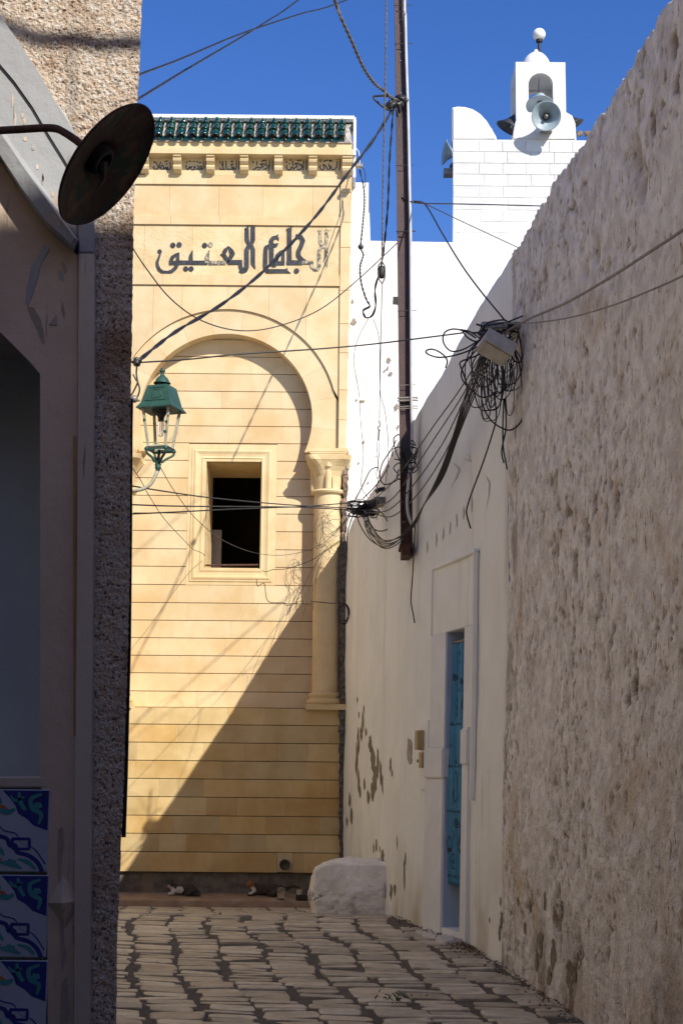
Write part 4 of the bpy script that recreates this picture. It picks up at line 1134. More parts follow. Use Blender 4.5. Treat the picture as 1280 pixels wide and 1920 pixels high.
# hood moulding, chamfered: top strip lit, under-face
def hood():
    bm = B()
    sec = [((-700,236),(0,236),(60,322),(112,397),(152,457)), ((-700,252),(0,252),(58,338),(106,406),(150,466)), ((-700,292),(0,292),(52,372),(96,432),(142,474)), ((-700,296),(0,296),(50,377),(94,437),(141,477))]
    ys = (YL-.022, YL-.085, YL-.075, YL-.012)
    rows = [[bm.verts.new((lf(*p)[0], y, lf(*p)[1])) for p in s] for s, y in zip(sec, ys)]
    for i in range(3):
        for k in range(4): bm.faces.new((rows[i][k], rows[i][k+1], rows[i+1][k+1], rows[i+1][k]))
    bm.faces.new([r[-1] for r in rows])
    obj('hood_moulding', bm, M['surround'], hs)
hood()
# stone face of the doorway with the niche opening
lpoly('stone_face', [(-700,297),(0,297),(50,378),(94,438),(141,478),(149,482),(147,1000),(142,1600),(139,2300),(92,2300),(90,1600),(78,1455),(80,702),(60,682),(0,618),(-700,618)], YL-.012, YL+.06, 'surround_tan')
lpoly('niche_soffit', [(-700,600),(-5,600),(62,672),(90,702),(90,1480),(97,1480),(97,560),(-700,560)], YL+.06, YL+.42, 'surround_tan', soft_=0)
lpoly('niche_back', [(-900,520),(140,520),(140,1500),(-900,1500)], YL+.40, YL+.46, 'niche_blue', soft_=0)
lpoly('niche_jamb', [(79.5,702),(88,702),(88,1460),(79.5,1460)], YL+.0605, YL+.40, 'niche_blue', soft_=0)
lpoly('niche_sill', [(-700,1455),(89.5,1456),(92,1477),(-700,1477)], YL-.0135, YL+.42, 'surround_low')
lpoly('drip_stain', [(139,820),(145,820),(146,1000),(144,1380),(140,1380)], YL-.0145, YL-.0125, 'ochre', soft_=0)
# carved lozenge and flaked relief
bm = B(); c = lf(122, 1690); pts = [lf(*p) for p in ((92,1692),(120,1640),(152,1688),(125,1740))]
v = [bm.verts.new((x, YL-.013, z)) for x, z in pts]; t = bm.verts.new((c[0], YL-.05, c[1]))
for k in range(4): bm.faces.new((v[k], v[(k+1) % 4], t))
obj('carved_lozenge', bm, M['surround_tan'], hs)
def lpatch(pts, m, y=YL-.0145, name='flaked_paint'):
    bm = B(); prism(bm, [lf(*p) for p in pts], y, YL-.011); obj(name, bm, M[m], hs)
lpatch([(86,458),(95,470),(78,500),(72,530),(62,560),(56,575),(50,570),(53,540),(60,505),(70,488)], 'surround')
lpatch([(54,577),(66,580),(78,600),(84,625),(85,648),(78,635),(68,610),(58,592)], 'peel_pale')
lpatch([(108,592),(110,612),(94,612),(100,603)], 'peel_pale')
lpatch([(117,492),(125,500),(127,512),(122,514)], 'peel_pale'); lpatch([(119,565),(124,590),(122,600),(117,580)], 'peel_pale')
rp = random.Random(8)
for k in range(12):
    t_ = rp.random(); cx, cy = 12+118*t_+rp.uniform(-8, 8), 165+255*t_*1.0+rp.uniform(-4, 30); w_, h_ = rp.uniform(1.5, 5), rp.uniform(8, 30)
    lpatch([(cx, cy-h_/2), (cx+w_, cy-h_*.1), (cx+w_*.6, cy+h_*.4), (cx-w_*.3, cy+h_/2), (cx-w_*.6, cy)], ('surround_low', 'surround_tan', 'tile_mortar')[k % 3], YL-.0235)
lpatch([(112,510),(120,515),(122,530),(114,524)], 'surround')
lpatch([(112,1555),(120,1550),(122,1580),(116,1640),(124,1700),(122,1760),(128,1790),(118,1820),(112,1700),(110,1600)], 'peel_pale')
lpatch([(140,1550),(152,1560),(154,1640),(150,1730),(155,1780),(140,1770)], 'surround')
lpatch([(138,1735),(150,1735),(154,1780),(140,1770)], 'peel_pale', YL-.0165)
lpatch([(118,1840),(128,1830),(132,1900),(120,1990),(114,1930)], 'peel_pale')
# painted tiles under the niche: one white glazed tile with a corner flourish, a scalloped band and flowers
def tile(px0, py0, px1, py1, flip=False):
    x0, z1 = lf(px0, py0); x1, z0 = lf(px1, py1); Y0 = YL-.016
    bm = B(); block(bm, x0+.0015, x1-.0015, z0+.0015, z1-.0015, Y0, YL+.02, .002)
    t = obj('glazed_tile', bm, M['tile_white'], hs)
    W_, H_ = x1-x0, z1-z0
    def cv(u, v):   # u,v in 0..1 from right top
        uu = 1-u if not flip else u
        return x0+uu*W_, z1-v*H_
    def blob(bm, u, v, ru, rv, k=0, n=12, rot=0):
        P = []
        for i in range(n):
            a = 2*math.pi*i/n; r = 1+.22*math.sin(k*a) if k else 1
            du, dv = ru*r*math.cos(a), rv*r*math.sin(a)
            P.append(cv(u+du*math.cos(rot)-dv*math.sin(rot), v+du*math.sin(rot)+dv*math.cos(rot)))
        prism(bm, P, Y0-.0006, Y0-.0001)
    bm = B(); prism(bm, [cv(*p) for p in ((.02,.02),(.55,.02),(.46,.12),(.40,.2),(.36,.30),(.26,.36),(.18,.44),(.10,.47),(.02,.5))], Y0-.0004, Y0-.0001)
    def sm2(pts):
        q = crom([Vector(p) for p in pts], 4) if len(pts) > 2 else pts
        return [(v[0], v[1], max(v[2], .004)) for v in q]
    def rib(bm, pts, y): ribbon(bm, pts if len(pts) == 5 else sm2(pts), y, y+.0003, cv, 1)
    rib(bm, [(1.0,.28,.05),(.86,.34,.05),(.80,.44,.05),(.66,.47,.05),(.58,.56,.05),(.48,.60,.05),(.44,.68,.05),(.38,.68,.05),(.35,.76,.05),(.22,.80,.05),(.12,.88,.05),(.06,.99,.05)], Y0-.0008)
    rib(bm, [(1.0,.22,.015),(.84,.27,.015),(.76,.38,.015),(.62,.40,.015),(.52,.50,.015),(.38,.54,.015),(.30,.66,.0),(.16,.72,.015),(.03,.9,.015)], Y0-.0009)
    rib(bm, [(.42,.60,.035),(.22,.60,.035),(.22,.72,.035),(.40,.72,.035),(.42,.60,.035)], Y0-.001)
    obj('navy_ornament', bm, M['tile_navy'], t)
    for st in ([(.98,.45,.02),(.90,.50,.05),(.86,.56,.03)], [(.78,.54,.02),(.72,.60,.05),(.66,.66,.03)], [(.60,.66,.02),(.54,.74,.05),(.50,.80,.02)], [(.74,.92,.02),(.80,.84,.05),(.74,.78,.03)], [(.34,.84,.02),(.22,.88,.05),(.14,.96,.03)], [(.92,.16,.02),(.86,.20,.04),(.78,.18,.02)], [(.30,.10,.02),(.40,.14,.04),(.46,.08,.02)], [(.95,.06,.02),(.80,.10,.06),(.66,.08,.05),(.58,.16,.06),(.70,.22,.05)], [(.10,.06,.03),(.22,.12,.05),(.20,.24,.05),(.10,.30,.05),(.12,.42,.03)], [(.62,.24,.05),(.48,.28,.06),(.40,.24,.04)], [(.36,.04,.03),(.34,.16,.05),(.28,.26,.04)], [(.85,.80,.03),(.92,.90,.06),(.98,.92,.03)], [(.55,.88,.03),(.42,.90,.07),(.30,.95,.03)], [(.98,.62,.03),(.85,.66,.09),(.78,.72,.03)]):
        bm = B(); ribbon(bm, sm2(st), Y0-.0013, Y0-.001, cv, 1); obj('teal_scroll', bm, M['tile_teal'], t)
    for a_ in ((.62,.14,.06,.05,5), (.14,.2,.05,.04,5), (.42,.88,.06,.04,4)):
        bm = B(); blob(bm, *a_); obj('teal_leaf', bm, M['tile_teal'], t)
    bm = B(); blob(bm, .52, .25, .075, .035, 0, 12, -.7); obj('red_bud', bm, M['tile_red'], t)
    bm = B(); blob(bm, .90, .62, .05, .035, 5, 14); obj('red_bud', bm, M['tile_red'], t)
    bm = B(); blob(bm, .62, .86, .09, .06, 6, 18); obj('red_flower', bm, M['tile_red'], t)
for r in range(3):
    for cidx in range(2):
        tile(93-r*2.0-(cidx+1)*159+1, 1478+r*159.5, 93-r*2.0-cidx*159-1, 1478+(r+1)*159.5-2, cidx % 2 == 1)
# cable trunking down the corner
bm = B(); P = []
for (px, py) in ((248,748),(247,800),(246,1000),(244,1200),(241,1320),(238,1450),(234,1570)): P.append(at(px, py, YL+.03)+Vector((.0, 0, 0)))
tube(bm, P, .0032, 8); 
P2 = [p+Vector((-.005, -.002, 0)) for p in P]; tube(bm, P2, .003, 6)
o = obj('cable_duct', bm, M['black']); tag(o, 'black cable duct running down the corner of the roughcast house', 'cable duct')
# second house further along the left, mostly hidden, raised and pale to bounce sunlight
bm = B(); pl = [(-4, 6.7), (LEFT_X(6.7)-.12, 6.7), (LEFT_X(12.5)-.10, 12.5), (LEFT_X(16.2)-.10, 17.7), (-5, 17.7)]
a = [bm.verts.new((x, y, -.3)) for x, y in pl]; c = [bm.verts.new((x, y, 6.4)) for x, y in pl]
bm.faces.new(a[::-1]); bm.faces.new(c)
for k in range(5): bm.faces.new((a[k], a[(k+1) % 5], c[(k+1) % 5], c[k]))
o = obj('left_house', bm, M['cream_wash']); tag(o, 'plain cream washed house lining the left side of the lane behind the corner house', 'house')
# unseen houses behind the camera, raised and darkened to hold back sky light
bm = B(); box(bm, -6, 2.0, -9, -8, -.4, 7.5); o = obj('unseen_end_house', bm, M['dark_cast']); tag(o, 'unseen brown roughcast house closing the lane behind the viewer, raised against sky light', 'house')
bm = B(); box(bm, -6, -1.45, -8, 3.2, -.4, 8.6); o = obj('unseen_near_house', bm, M['dark_cast']); tag(o, 'unseen dark roughcast house on the left of the viewer, raised against sky light', 'house')

# ================================================================= WHITE WALL AND MINARET BEHIND
YW = 18.35
bm = B(); xw0 = XE+.03; x692, z340 = at(691, 341, YW).x, at(680, 341, YW).z; z455 = at(800, 456, YW).z
prism(bm, [(xw0, 0), (5.2, 0), (5.2, z455), (x692, z455), (x692, z340), (xw0-.3, z340), (xw0-.3, z340-.1), (xw0, z340-.1)], YW, YW+.4)
bmesh.ops.bevel(bm, geom=[e for e in bm.edges if max(v.co.z for v in e.verts) > 4 and abs(e.verts[0].co.y-e.verts[1].co.y) < .01], offset=.025, segments=2, affect='EDGES')
ww = obj('mosque_side_wall', bm, M['whitewash']); tag(ww, 'bright sunlit white wall to the right of the golden mosque front, below the minaret', 'wall')
# flaking lower left part with real relief
vs = []; fs = []; nx, nz_ = 46, 150
pa, pb = at(650, 480, YW), at(742, 1010, YW)
xs = np.linspace(xw0+.005, pb.x, nx); zs = np.linspace(pb.z-.3, pa.z, nz_)
X, Z = np.meshgrid(xs, zs, indexing='ij')
n1 = fbm(X*9, Z*9, 4, 12); fade = np.clip((pb.x-X)/.25, 0, 1)
D = (.018*(fbm(X*5, Z*5, 3, 33)-.4)-.02*np.clip((n1-.62)*8, 0, 1))*fade
for i in range(nx):
    for j in range(nz_): vs.append((X[i, j], YW-.004-max(0, .006*fade[i, j]+D[i, j]), Z[i, j]))
for i in range(nx-1):
    for j in range(nz_-1): q = i*nz_+j; fs.append((q, q+nz_, q+nz_+1, q+1))
pymesh('old_limewash', vs, fs, M['white_old'], ww, smooth=True)
def wpatch(pts, m, name='bare_patch', d=.03):
    bm = B(); prism(bm, [(at(px, py, YW-d).x, at(px, py, YW-d).z) for px, py in pts], YW-d, YW-d+.004); obj(name, bm, M[m], ww)
def jag(cx, cy, w_, h_, sd, n=11):
    r = random.Random(sd); return [(cx+w_/2*r.uniform(.5, 1.1)*math.cos(2*math.pi*k/n), cy+h_/2*r.uniform(.5, 1.1)*math.sin(2*math.pi*k/n)) for k in range(n)]
for i, (cx, cy, w_, h_) in enumerate(((663,604,12,14),(661,565,4,10),(729,675,10,12),(727,690,5,8),(721,695,5,5),(732,700,8,8),(679,752,12,5),(668,750,6,4),(681,829,8,7),(743,763,9,16),(746,800,4,10),(672,868,4,4),(690,905,5,4))):
    wpatch(jag(cx, cy, w_, h_, i), 'crack', 'bare_patch', .024)
bm = B(); a = at(736, 556, YW-.01); c = at(747, 571, YW-.01); box(bm, a.x, c.x, YW-.006, YW+.0, c.z, a.z); obj('putlog_hole_shade', bm, M['black'], ww)  # flat black plate stands in for the shade inside the hole
# ---- minaret
YM = 26.0
def mf(px, py, Y=YM): p = at(px, py, Y); return p.x, p.z
mx0 = mf(848, 300)[0]; mx1 = mf(1184, 300)[0]; mcx = (mx0+mx1)/2; zb0 = 3.0; zb1 = mf(1000, 262)[1]
mi = thing('minaret', 'square white minaret of painted blocks with domed lantern on top', 'minaret', (mcx, YM+1.5, 0))
MD = mx1-mx0
bm = B(); 
a = [bm.verts.new(p) for p in ((mx0-.06, YM-.05, zb0), (mx1+.06, YM-.05, zb0), (mx1+.06, YM+MD, zb0), (mx0+.36, YM+MD, zb0))]
c = [bm.verts.new(p) for p in ((mx0+.012, YM+.012, zb1), (mx1-.012, YM+.012, zb1), (mx1-.012, YM+MD, zb1), (mx0+.40, YM+MD, zb1))]
bm.faces.new(c)
for k in range(4): bm.faces.new((a[k], a[(k+1) % 4], c[(k+1) % 4], c[k]))
obj('tower_core', bm, M['whitewash'], mi)
rows_px = [262+10.5+21.3*k for k in range(0, 11)]
rows_px = [263, 284.5, 306, 327, 349, 370.5, 394, 416, 437, 459, 481]
for r_ in range(len(rows_px)-1):
    z1, z0 = mf(900, rows_px[r_])[1], mf(900, rows_px[r_+1])[1]
    cut = [mx0+.0+(.05*(zb1-z1)/5.5 if 0 else 0)]
    offp = 0 if r_ % 2 == 0 else .085
    x = mx0+.002; L = .415; first = [.465, .55][r_ % 2]
    if r_ in (5, 7, 9): first = .135
    while x < mx1-.02:
        e = min(mx1-.002, x+first); first = L
        bm = B(); block(bm, x+.004, e-.004, z0+.004, z1-.004, YM-.004+random.uniform(0, .002), YM+.05, .005, .001); obj('painted_block', bm, M['block_white'], mi); x = e
# corner merlon (quarter round), with matching one at the far right
def merlon(flip, y0, y1):
    pts = [(848,262),(848,201),(858,199),(872,200),(886,204),(900,213),(912,226),(922,242),(930,256),(931,262)]
    q = [mf(*p) for p in pts]
    if flip: q = [(2*mcx-x, z) for x, z in q]
    bm = B(); prism(bm, q, y0, y1); bmesh.ops.bevel(bm, geom=[e for e in bm.edges if abs(e.verts[0].co.y-e.verts[1].co.y) < .01], offset=.02, segments=2, affect='EDGES'); obj('merlon', bm, M['whitewash'], mi)
merlon(False, YM+.0, YM+.35); merlon(True, YM+.0, YM+.35); merlon(True, YM+MD-.35, YM+MD)
pts = [(960,262),(963,245),(966,228),(972,216),(982,210),(1062,210),(1072,216),(1078,230),(1080,262)]
bm = B(); prism(bm, [mf(*p) for p in pts], YM+.0, YM+.35); bmesh.ops.bevel(bm, geom=[e for e in bm.edges if abs(e.verts[0].co.y-e.verts[1].co.y) < .01], offset=.02, segments=2, affect='EDGES'); obj('merlon', bm, M['whitewash'], mi)
bm = B(); box(bm, mx0+.42, mx1, YM+.36, YM+MD-.06, zb1-.02, mf(1000, 257)[1]); obj('parapet_floor', bm, M['whitewash'], mi)
# lantern with arched openings on its four sides
YLn = YM+.9
def ml(px, py): return mf(px, py, YLn)
lx0, lzt = ml(966, 116); lx1 = ml(1059, 116)[0]; lz0 = zb1; lc_ = (lx0+lx1)/2; LWd = lx1-lx0
oxa, oxb = ml(990, 160)[0], ml(1036, 160)[0]; ozt = ml(1012, 137)[1]; ozb = lz0+.12
rr = (oxb-oxa)/2; ocx = (oxa+oxb)/2
def facep(bm, cx, cz, thick, y0):
    ar = [(ocx+rr*math.cos(math.pi*k/14), ozt-rr+rr*math.sin(math.pi*k/14)) for k in range(15)]
    outer = [(lx1, lz0), (lx1, lzt), (lx0, lzt), (lx0, lz0)]
    P = [(oxb, lz0)]+ar+[(oxa, lz0)]
    # right half and left half as two polygons
    right = [(oxb, lz0), (lx1, lz0), (lx1, lzt), (ocx, lzt)]+[p for p in ar[:8]][::-1]
    left = [(ocx, lzt), (lx0, lzt), (lx0, lz0), (oxa, lz0)]+[p for p in ar[7:]][::-1]
    prism(bm, right, y0, y0+thick); prism(bm, left, y0, y0+thick)
bm = B(); facep(bm, 0, 0, .13, YLn); facep(bm, 0, 0, .13, YLn+LWd-.13)
box(bm, lx0, lx0+.12, YLn+.13, YLn+LWd*.32, lz0, lzt); box(bm, lx0, lx0+.12, YLn+LWd*.68, YLn+LWd-.13, lz0, lzt); box(bm, lx0, lx0+.12, YLn+LWd*.32, YLn+LWd*.68, ozt-.05, lzt)
box(bm, lx1-.12, lx1, YLn+.13, YLn+LWd*.32, lz0, lzt); box(bm, lx1-.12, lx1, YLn+LWd*.68, YLn+LWd-.13, lz0, lzt); box(bm, lx1-.12, lx1, YLn+LWd*.32, YLn+LWd*.68, ozt-.05, lzt)
box(bm, lx0+.1, lx1-.1, YLn+.1, YLn+LWd-.1, ozt+.03, lzt)
bmesh.ops.remove_doubles(bm, verts=bm.verts, dist=.0005)
obj('lantern_housing', bm, M['whitewash'], mi)
dr = (ml(1040, 105)[0]-ml(981, 105)[0])/2; dcx, dz0 = ml(1010.5, 118); dcy = YLn+LWd/2; dzt = ml(1010, 82)[1]
bm = B(); Hd = dzt-dz0+.05
lathe(bm, [(dr*1.02, dz0-.03)]+[(dr*math.cos(a), dz0+Hd*math.sin(a)) for a in [math.pi/2*k/10 for k in range(11)]], 28, Matrix.Translation((dcx, dcy, 0)))
lathe(bm, [(.09, dzt-.02), (.05, dzt+.06), (.035, dzt+.10)], 10, Matrix.Translation((dcx, dcy, 0)))
obj('dome', bm, M['whitewash'], mi, smooth=True)
gx, gzz = mf(1010, 65, dcy); gr = .122
bm = B(); lathe(bm, [(.03, dzt+.06), (.028, gzz-gr-.04), (.06, gzz-gr-.03), (.065, gzz-gr+.015)], 12, Matrix.Translation((gx, dcy, 0)), close=True)
gb = obj('globe_lamp', bm, M['black']); tag(gb, 'white ball lamp standing on top of the minaret dome', 'lamp')
bm = B(); bmesh.ops.create_uvsphere(bm, u_segments=24, v_segments=14, radius=gr, matrix=Matrix.Translation((gx, dcy, gzz))); obj('globe', bm, M['globe'], gb, smooth=True)
bm = B(); wire(bm, [(1010,145,YLn+.3),(1009,165,YLn+.3),(1011,185,YLn+.3)], .006)
o = obj('hanging_wire', bm, M['cable']); tag(o, 'short dark wire hanging inside the arched opening of the minaret lantern', 'wire')
# horn loudspeakers
def horn(px, py, Y, rpx, direction, label, m='horn', dark=None, LN=1.0):
    p = at(px, py, Y); Rr = rpx*(Y/FPX)*1.01; d = Vector(direction).normalized()
    q = d.to_track_quat('Z', 'Y').to_matrix().to_4x4(); T = Matrix.Translation(p) @ q
    t = thing('horn_loudspeaker', label, 'loudspeaker', p, 'horn loudspeakers on the minaret')
    bm = B(); prof = []
    for k in range(9):
        f = k/8; prof.append((Rr*(.16+.84*f**1.9), -Rr*1.15*LN*(1-f)))
    lathe(bm, [(.001, -Rr*1.16*LN)]+prof+[(Rr*1.04, .0), (Rr*1.04, -.012)]+[(r+.006, z-.008) for r, z in prof[::-1][1:]]+[(.001, -Rr*1.19*LN)], 32, T)
    obj('horn_bell', bm, M[dark or m], t, smooth=True)
    bm = B(); lathe(bm, [(.001, -Rr*.12), (Rr*.13, -Rr*.14), (Rr*.15, -Rr*.5), (Rr*.2, -Rr*1.05)], 14, T); obj('phase_plug', bm, M['metal_worn'], t, smooth=True)
    bm = B(); q_ = -Rr*1.15*(LN-1); lathe(bm, [(.001, q_-Rr*1.75), (Rr*.34, q_-Rr*1.72), (Rr*.38, q_-Rr*1.6), (Rr*.38, q_-Rr*1.22), (Rr*.2, q_-Rr*1.12)], 18, T); obj('driver', bm, M[dark or m], t, smooth=True)
    bm = B(); bx_ = box(bm, -Rr*.42, Rr*.42, -Rr*1.05, -Rr*.95, -Rr*1.5, -Rr*.6, T); obj('mounting_bracket', bm, M['metal_worn'], t)
    return t
horn(1023.5, 217.5, YM-.42, 28, (-.12,-1,-.35), 'grey horn loudspeaker facing forward on the minaret, lowest and largest of the pair')
horn(1012, 199, YM+.28, 27, (-.10,-.40,-1), 'grey horn loudspeaker tilted down to the left, just above and behind the front one', LN=.4)
horn(957, 243, YM+1.2, 30, (-.50,.1,-1), 'dark side-on horn loudspeaker left of the minaret lantern', dark='horn_dark', LN=1.25)
horn(1068, 239, YM+1.2, 28, (.50,.1,-1), 'dark side-on horn loudspeaker right of the minaret lantern', dark='horn_dark', LN=1.25)
horn(832, 286, YM+.9, 24, (-1,-.12,.10), 'grey horn loudspeaker sticking out from the left side of the minaret')
bm = B(); a = mf(831, 319, YM+1); c = mf(850, 330, YM+1); box(bm, a[0], c[0], YM+.9, YM+1.1, c[1], a[1]); o = obj('side_brick', bm, M['metal_worn']); tag(o, 'small grey brick on the left side of the minaret under the horn', 'fitting')  # small brick beside the tower, drawn as a plain grey box
bm = B()
for i, px in enumerate((1086, 1099, 1106)):
    p = at(px, 251, YM+.2); b_ = bmesh.ops.create_icosphere(bm, subdivisions=2, radius=.055, matrix=Matrix.Translation(p))
for v in bm.verts: v.co += Vector((mn.noise(v.co*20), 0, mn.noise(v.co*20+Vector((4,0,0)))))*.05
o = obj('broken_stones', bm, M['rubble']); tag(o, 'small heap of broken brown stones on the minaret parapet right of the lantern', 'stones')

# ================================================================= LEDGE, BOULDER, CATS, LITTER
bm = B(); lx = LEFT_X(17)-.3
ys = np.linspace(17.0, 18.06, 8); xs = np.linspace(lx, .12, 60)
zl = at(430, 1688, 17.0).z
vv = {}
for i, x in enumerate(xs):
    for j, y in enumerate(ys):
        front = .03*mn.noise(Vector((x*3, 0, 0)))
        vv[i, j] = bm.verts.new((x, y+(front if j == 0 else 0), zl+.012*mn.noise(Vector((x*4, y*4, 0)))+(-.012 if j == 0 else 0)))
    vv[i, -1] = bm.verts.new((x, ys[0]+.03*mn.noise(Vector((x*3, 0, 0)))-.006, .0))
for i in range(len(xs)-1):
    for j in range(-1, len(ys)-1): bm.faces.new((vv[i, j], vv[i+1, j], vv[i+1, j+1], vv[i, j+1]))
o = obj('stone_ledge', bm, M['ledge'], smooth=True); tag(o, 'low brown stone ledge along the foot of the mosque front', 'ledge')
# boulder
bb_ = gnd(655, 1716); bx0, bx1 = at(579, 1660, bb_.y).x, at(742, 1660, bb_.y).x; bzt = at(650, 1612, bb_.y+.2).z; bz0 = bb_.z
bm = B(); bmesh.ops.create_icosphere(bm, subdivisions=6, radius=1)
cx_, cz_ = (bx0+bx1)/2+.06, (bz0+bzt)/2-.04; hx, hz = (bx1-bx0)/2+.06, (bzt-bz0)/2+.05
for v in bm.verts:
    n = v.co.normalized(); m_ = max(abs(n.x), abs(n.y), abs(n.z)); q = n*(1-.62)*1.05+n/m_*.62
    p = Vector((q.x*hx, q.y*.34, q.z*hz))
    p.z -= max(0, -p.x-hx*.35)**2*1.1 if p.z > 0 else 0; 
    d = mn.fractal(p*2.2, 1.0, 2.0, 5)*.032+mn.fractal(p*13, 1.0, 2.0, 3)*.011
    v.co = p+n*d+Vector((cx_, bb_.y+.30, cz_))
o = obj('boulder', bm, M['boulder'], smooth=True); tag(o, 'big whitewashed boulder at the foot of the whitewashed wall by the mosque corner', 'boulder')
# cats: one skinned body each, coat colours by place on the body
def coat(name, base, spots):
    m = mat(name, base, tuple(c*1.8 for c in base), 30, .9, .5, 150); nt = m.node_tree; N = nt.nodes; L = nt.links
    pr = N['Principled BSDF']; src = pr.inputs['Base Color'].links[0].from_socket
    tc = N.new('ShaderNodeTexCoord'); nz = N.new('ShaderNodeTexNoise'); nz.inputs['Scale'].default_value = 40; L.new(tc.outputs['Object'], nz.inputs['Vector'])
    for c, r, col in spots:
        d = N.new('ShaderNodeVectorMath'); d.operation = 'DISTANCE'; L.new(tc.outputs['Object'], d.inputs[0]); d.inputs[1].default_value = c
        ad = N.new('ShaderNodeMath'); ad.operation = 'MULTIPLY_ADD'; ad.inputs[1].default_value = .03; L.new(nz.outputs['Fac'], ad.inputs[0]); L.new(d.outputs['Value'], ad.inputs[2])
        mr = N.new('ShaderNodeMapRange'); mr.inputs[1].default_value = r+.010; mr.inputs[2].default_value = r+.020; mr.inputs[3].default_value = 1; mr.inputs[4].default_value = 0; L.new(ad.outputs[0], mr.inputs[0])
        mx = N.new('ShaderNodeMix'); mx.data_type = 'RGBA'; L.new(mr.outputs[0], mx.inputs[0]); L.new(src, mx.inputs[6]); mx.inputs[7].default_value = (*col, 1); src = mx.outputs[2]
    L.new(src, pr.inputs['Base Color']); return m
WHT, ORG, BLK = (.50,.46,.42), (.24,.10,.045), (.02,.017,.014)
M['coat_pied'] = coat('coat_pied', (.024,.020,.017), [((-.03,-.07,.06), .045, WHT), ((-.12,-.08,.05), .05, WHT), ((-.15,-.07,.095), .025, WHT), ((-.145,-.10,.128), .034, ORG)])
M['coat_tabby'] = coat('coat_tabby', (.032,.024,.018), [((-.12,-.09,.07), .045, WHT), ((-.15,-.06,.14), .055, ORG), ((-.155,-.105,.105), .026, WHT)])
def cat(name, label, px, py, m, earm, tail):
    base = at(px, py, 17.55); base.z = zl+.004
    t = thing('cat', label, 'cat', base, 'cats resting on the ledge')
    me = bpy.data.meshes.new('body')
    J = [(.13,0,.060,.062),(.05,0,.066,.066),(-.03,0,.066,.062),(-.085,-.01,.074,.054),(-.118,-.02,.098,.042),(-.142,-.04,.122,.042),(-.150,-.072,.116,.026),
         (-.085,-.05,.03,.026),(-.16,-.08,.016,.015),(.10,-.05,.036,.042),(.03,-.09,.015,.016)]+tail
    k = len(J)-len(tail)
    E = [(0,1),(1,2),(2,3),(3,4),(4,5),(5,6),(3,7),(7,8),(0,9),(9,10),(0,k)]+[(k+i, k+i+1) for i in range(len(tail)-1)]
    me.from_pydata([(x, y, z) for x, y, z, r in J], E, []); me.update()
    o = bpy.data.objects.new('body', me); COL.objects.link(o); o.parent = t; me.materials.append(m)
    o.modifiers.new('sk', 'SKIN')
    for i, (x, y, z, r) in enumerate(J): me.skin_vertices[0].data[i].radius = (r, r)
    me.skin_vertices[0].data[1].use_root = True
    ss = o.modifiers.new('ss', 'SUBSURF'); ss.levels = 2; ss.render_levels = 2
    for s_ in (-1, 1):
        bm = B(); lathe(bm, [(.017, 0), (.012, .016), (.001, .034)], 8, Matrix.Translation(Vector((-.142+s_*.022, -.034, .148))+OFF[t.name]) @ Matrix.Rotation(s_*.25, 4, 'Y')); obj('ear', bm, M[earm], t, smooth=True)
        bm = B(); bmesh.ops.create_icosphere(bm, subdivisions=2, radius=.0045, matrix=Matrix.Translation(OFF[t.name]+Vector((-.147+s_*.016, -.086, .132)))); obj('eye', bm, M['black'], t)
    return t
cat('cat', 'black and white cat with ginger face lying on the ledge farther left', 343, 1665, M['coat_pied'], 'fur_dark', [(.18,-.02,.03,.024),(.19,-.08,.018,.015),(.13,-.115,.015,.012)])
c2_ = cat('cat', 'dark tabby cat with orange and white face lying below the drain pipe', 497, 1664, M['coat_tabby'], 'fur_orange', [(.19,.01,.07,.022),(.25,.02,.10,.014),(.31,.03,.085,.012)])
c2_.scale = (1.22, 1.1, 1.12)
# glass jar, small box
p = at(527, 1694, 17.1); p.z = zl+.002
t = thing('glass_jar', 'clear glass jar standing on the stone ledge left of the boulder', 'jar', p)
bm = B(); lathe(bm, [(.001,0),(.044,0),(.047,.01),(.047,.10),(.040,.115),(.040,.13),(.036,.13),(.036,.115),(.043,.10),(.043,.012),(.001,.008)], 20, Matrix.Translation(p)); obj('jar_body', bm, M['glass'], t, smooth=True)
p = at(566, 1694, 17.12); p.z = zl+.001
t = thing('small_carton', 'small dark open carton with a white cup on it beside the boulder', 'carton', p)
bm = B(); box(bm, p.x-.065, p.x+.065, p.y-.05, p.y+.06, p.z, p.z+.055); box(bm, p.x-.06, p.x+.06, p.y-.055, p.y-.05, p.z+.01, p.z+.04); obj('carton_body', bm, M['fur_dark'], t)
cp = p+Vector((-.03, 0, .055)); bm = B(); lathe(bm, [(.001,.0),(.025,.0),(.032,.05),(.030,.05),(.023,.004)], 14, Matrix.Translation(cp)); o = obj('paper_cup', bm, M['plastic_white']); tag(o, 'white paper cup on the dark carton by the boulder', 'cup')
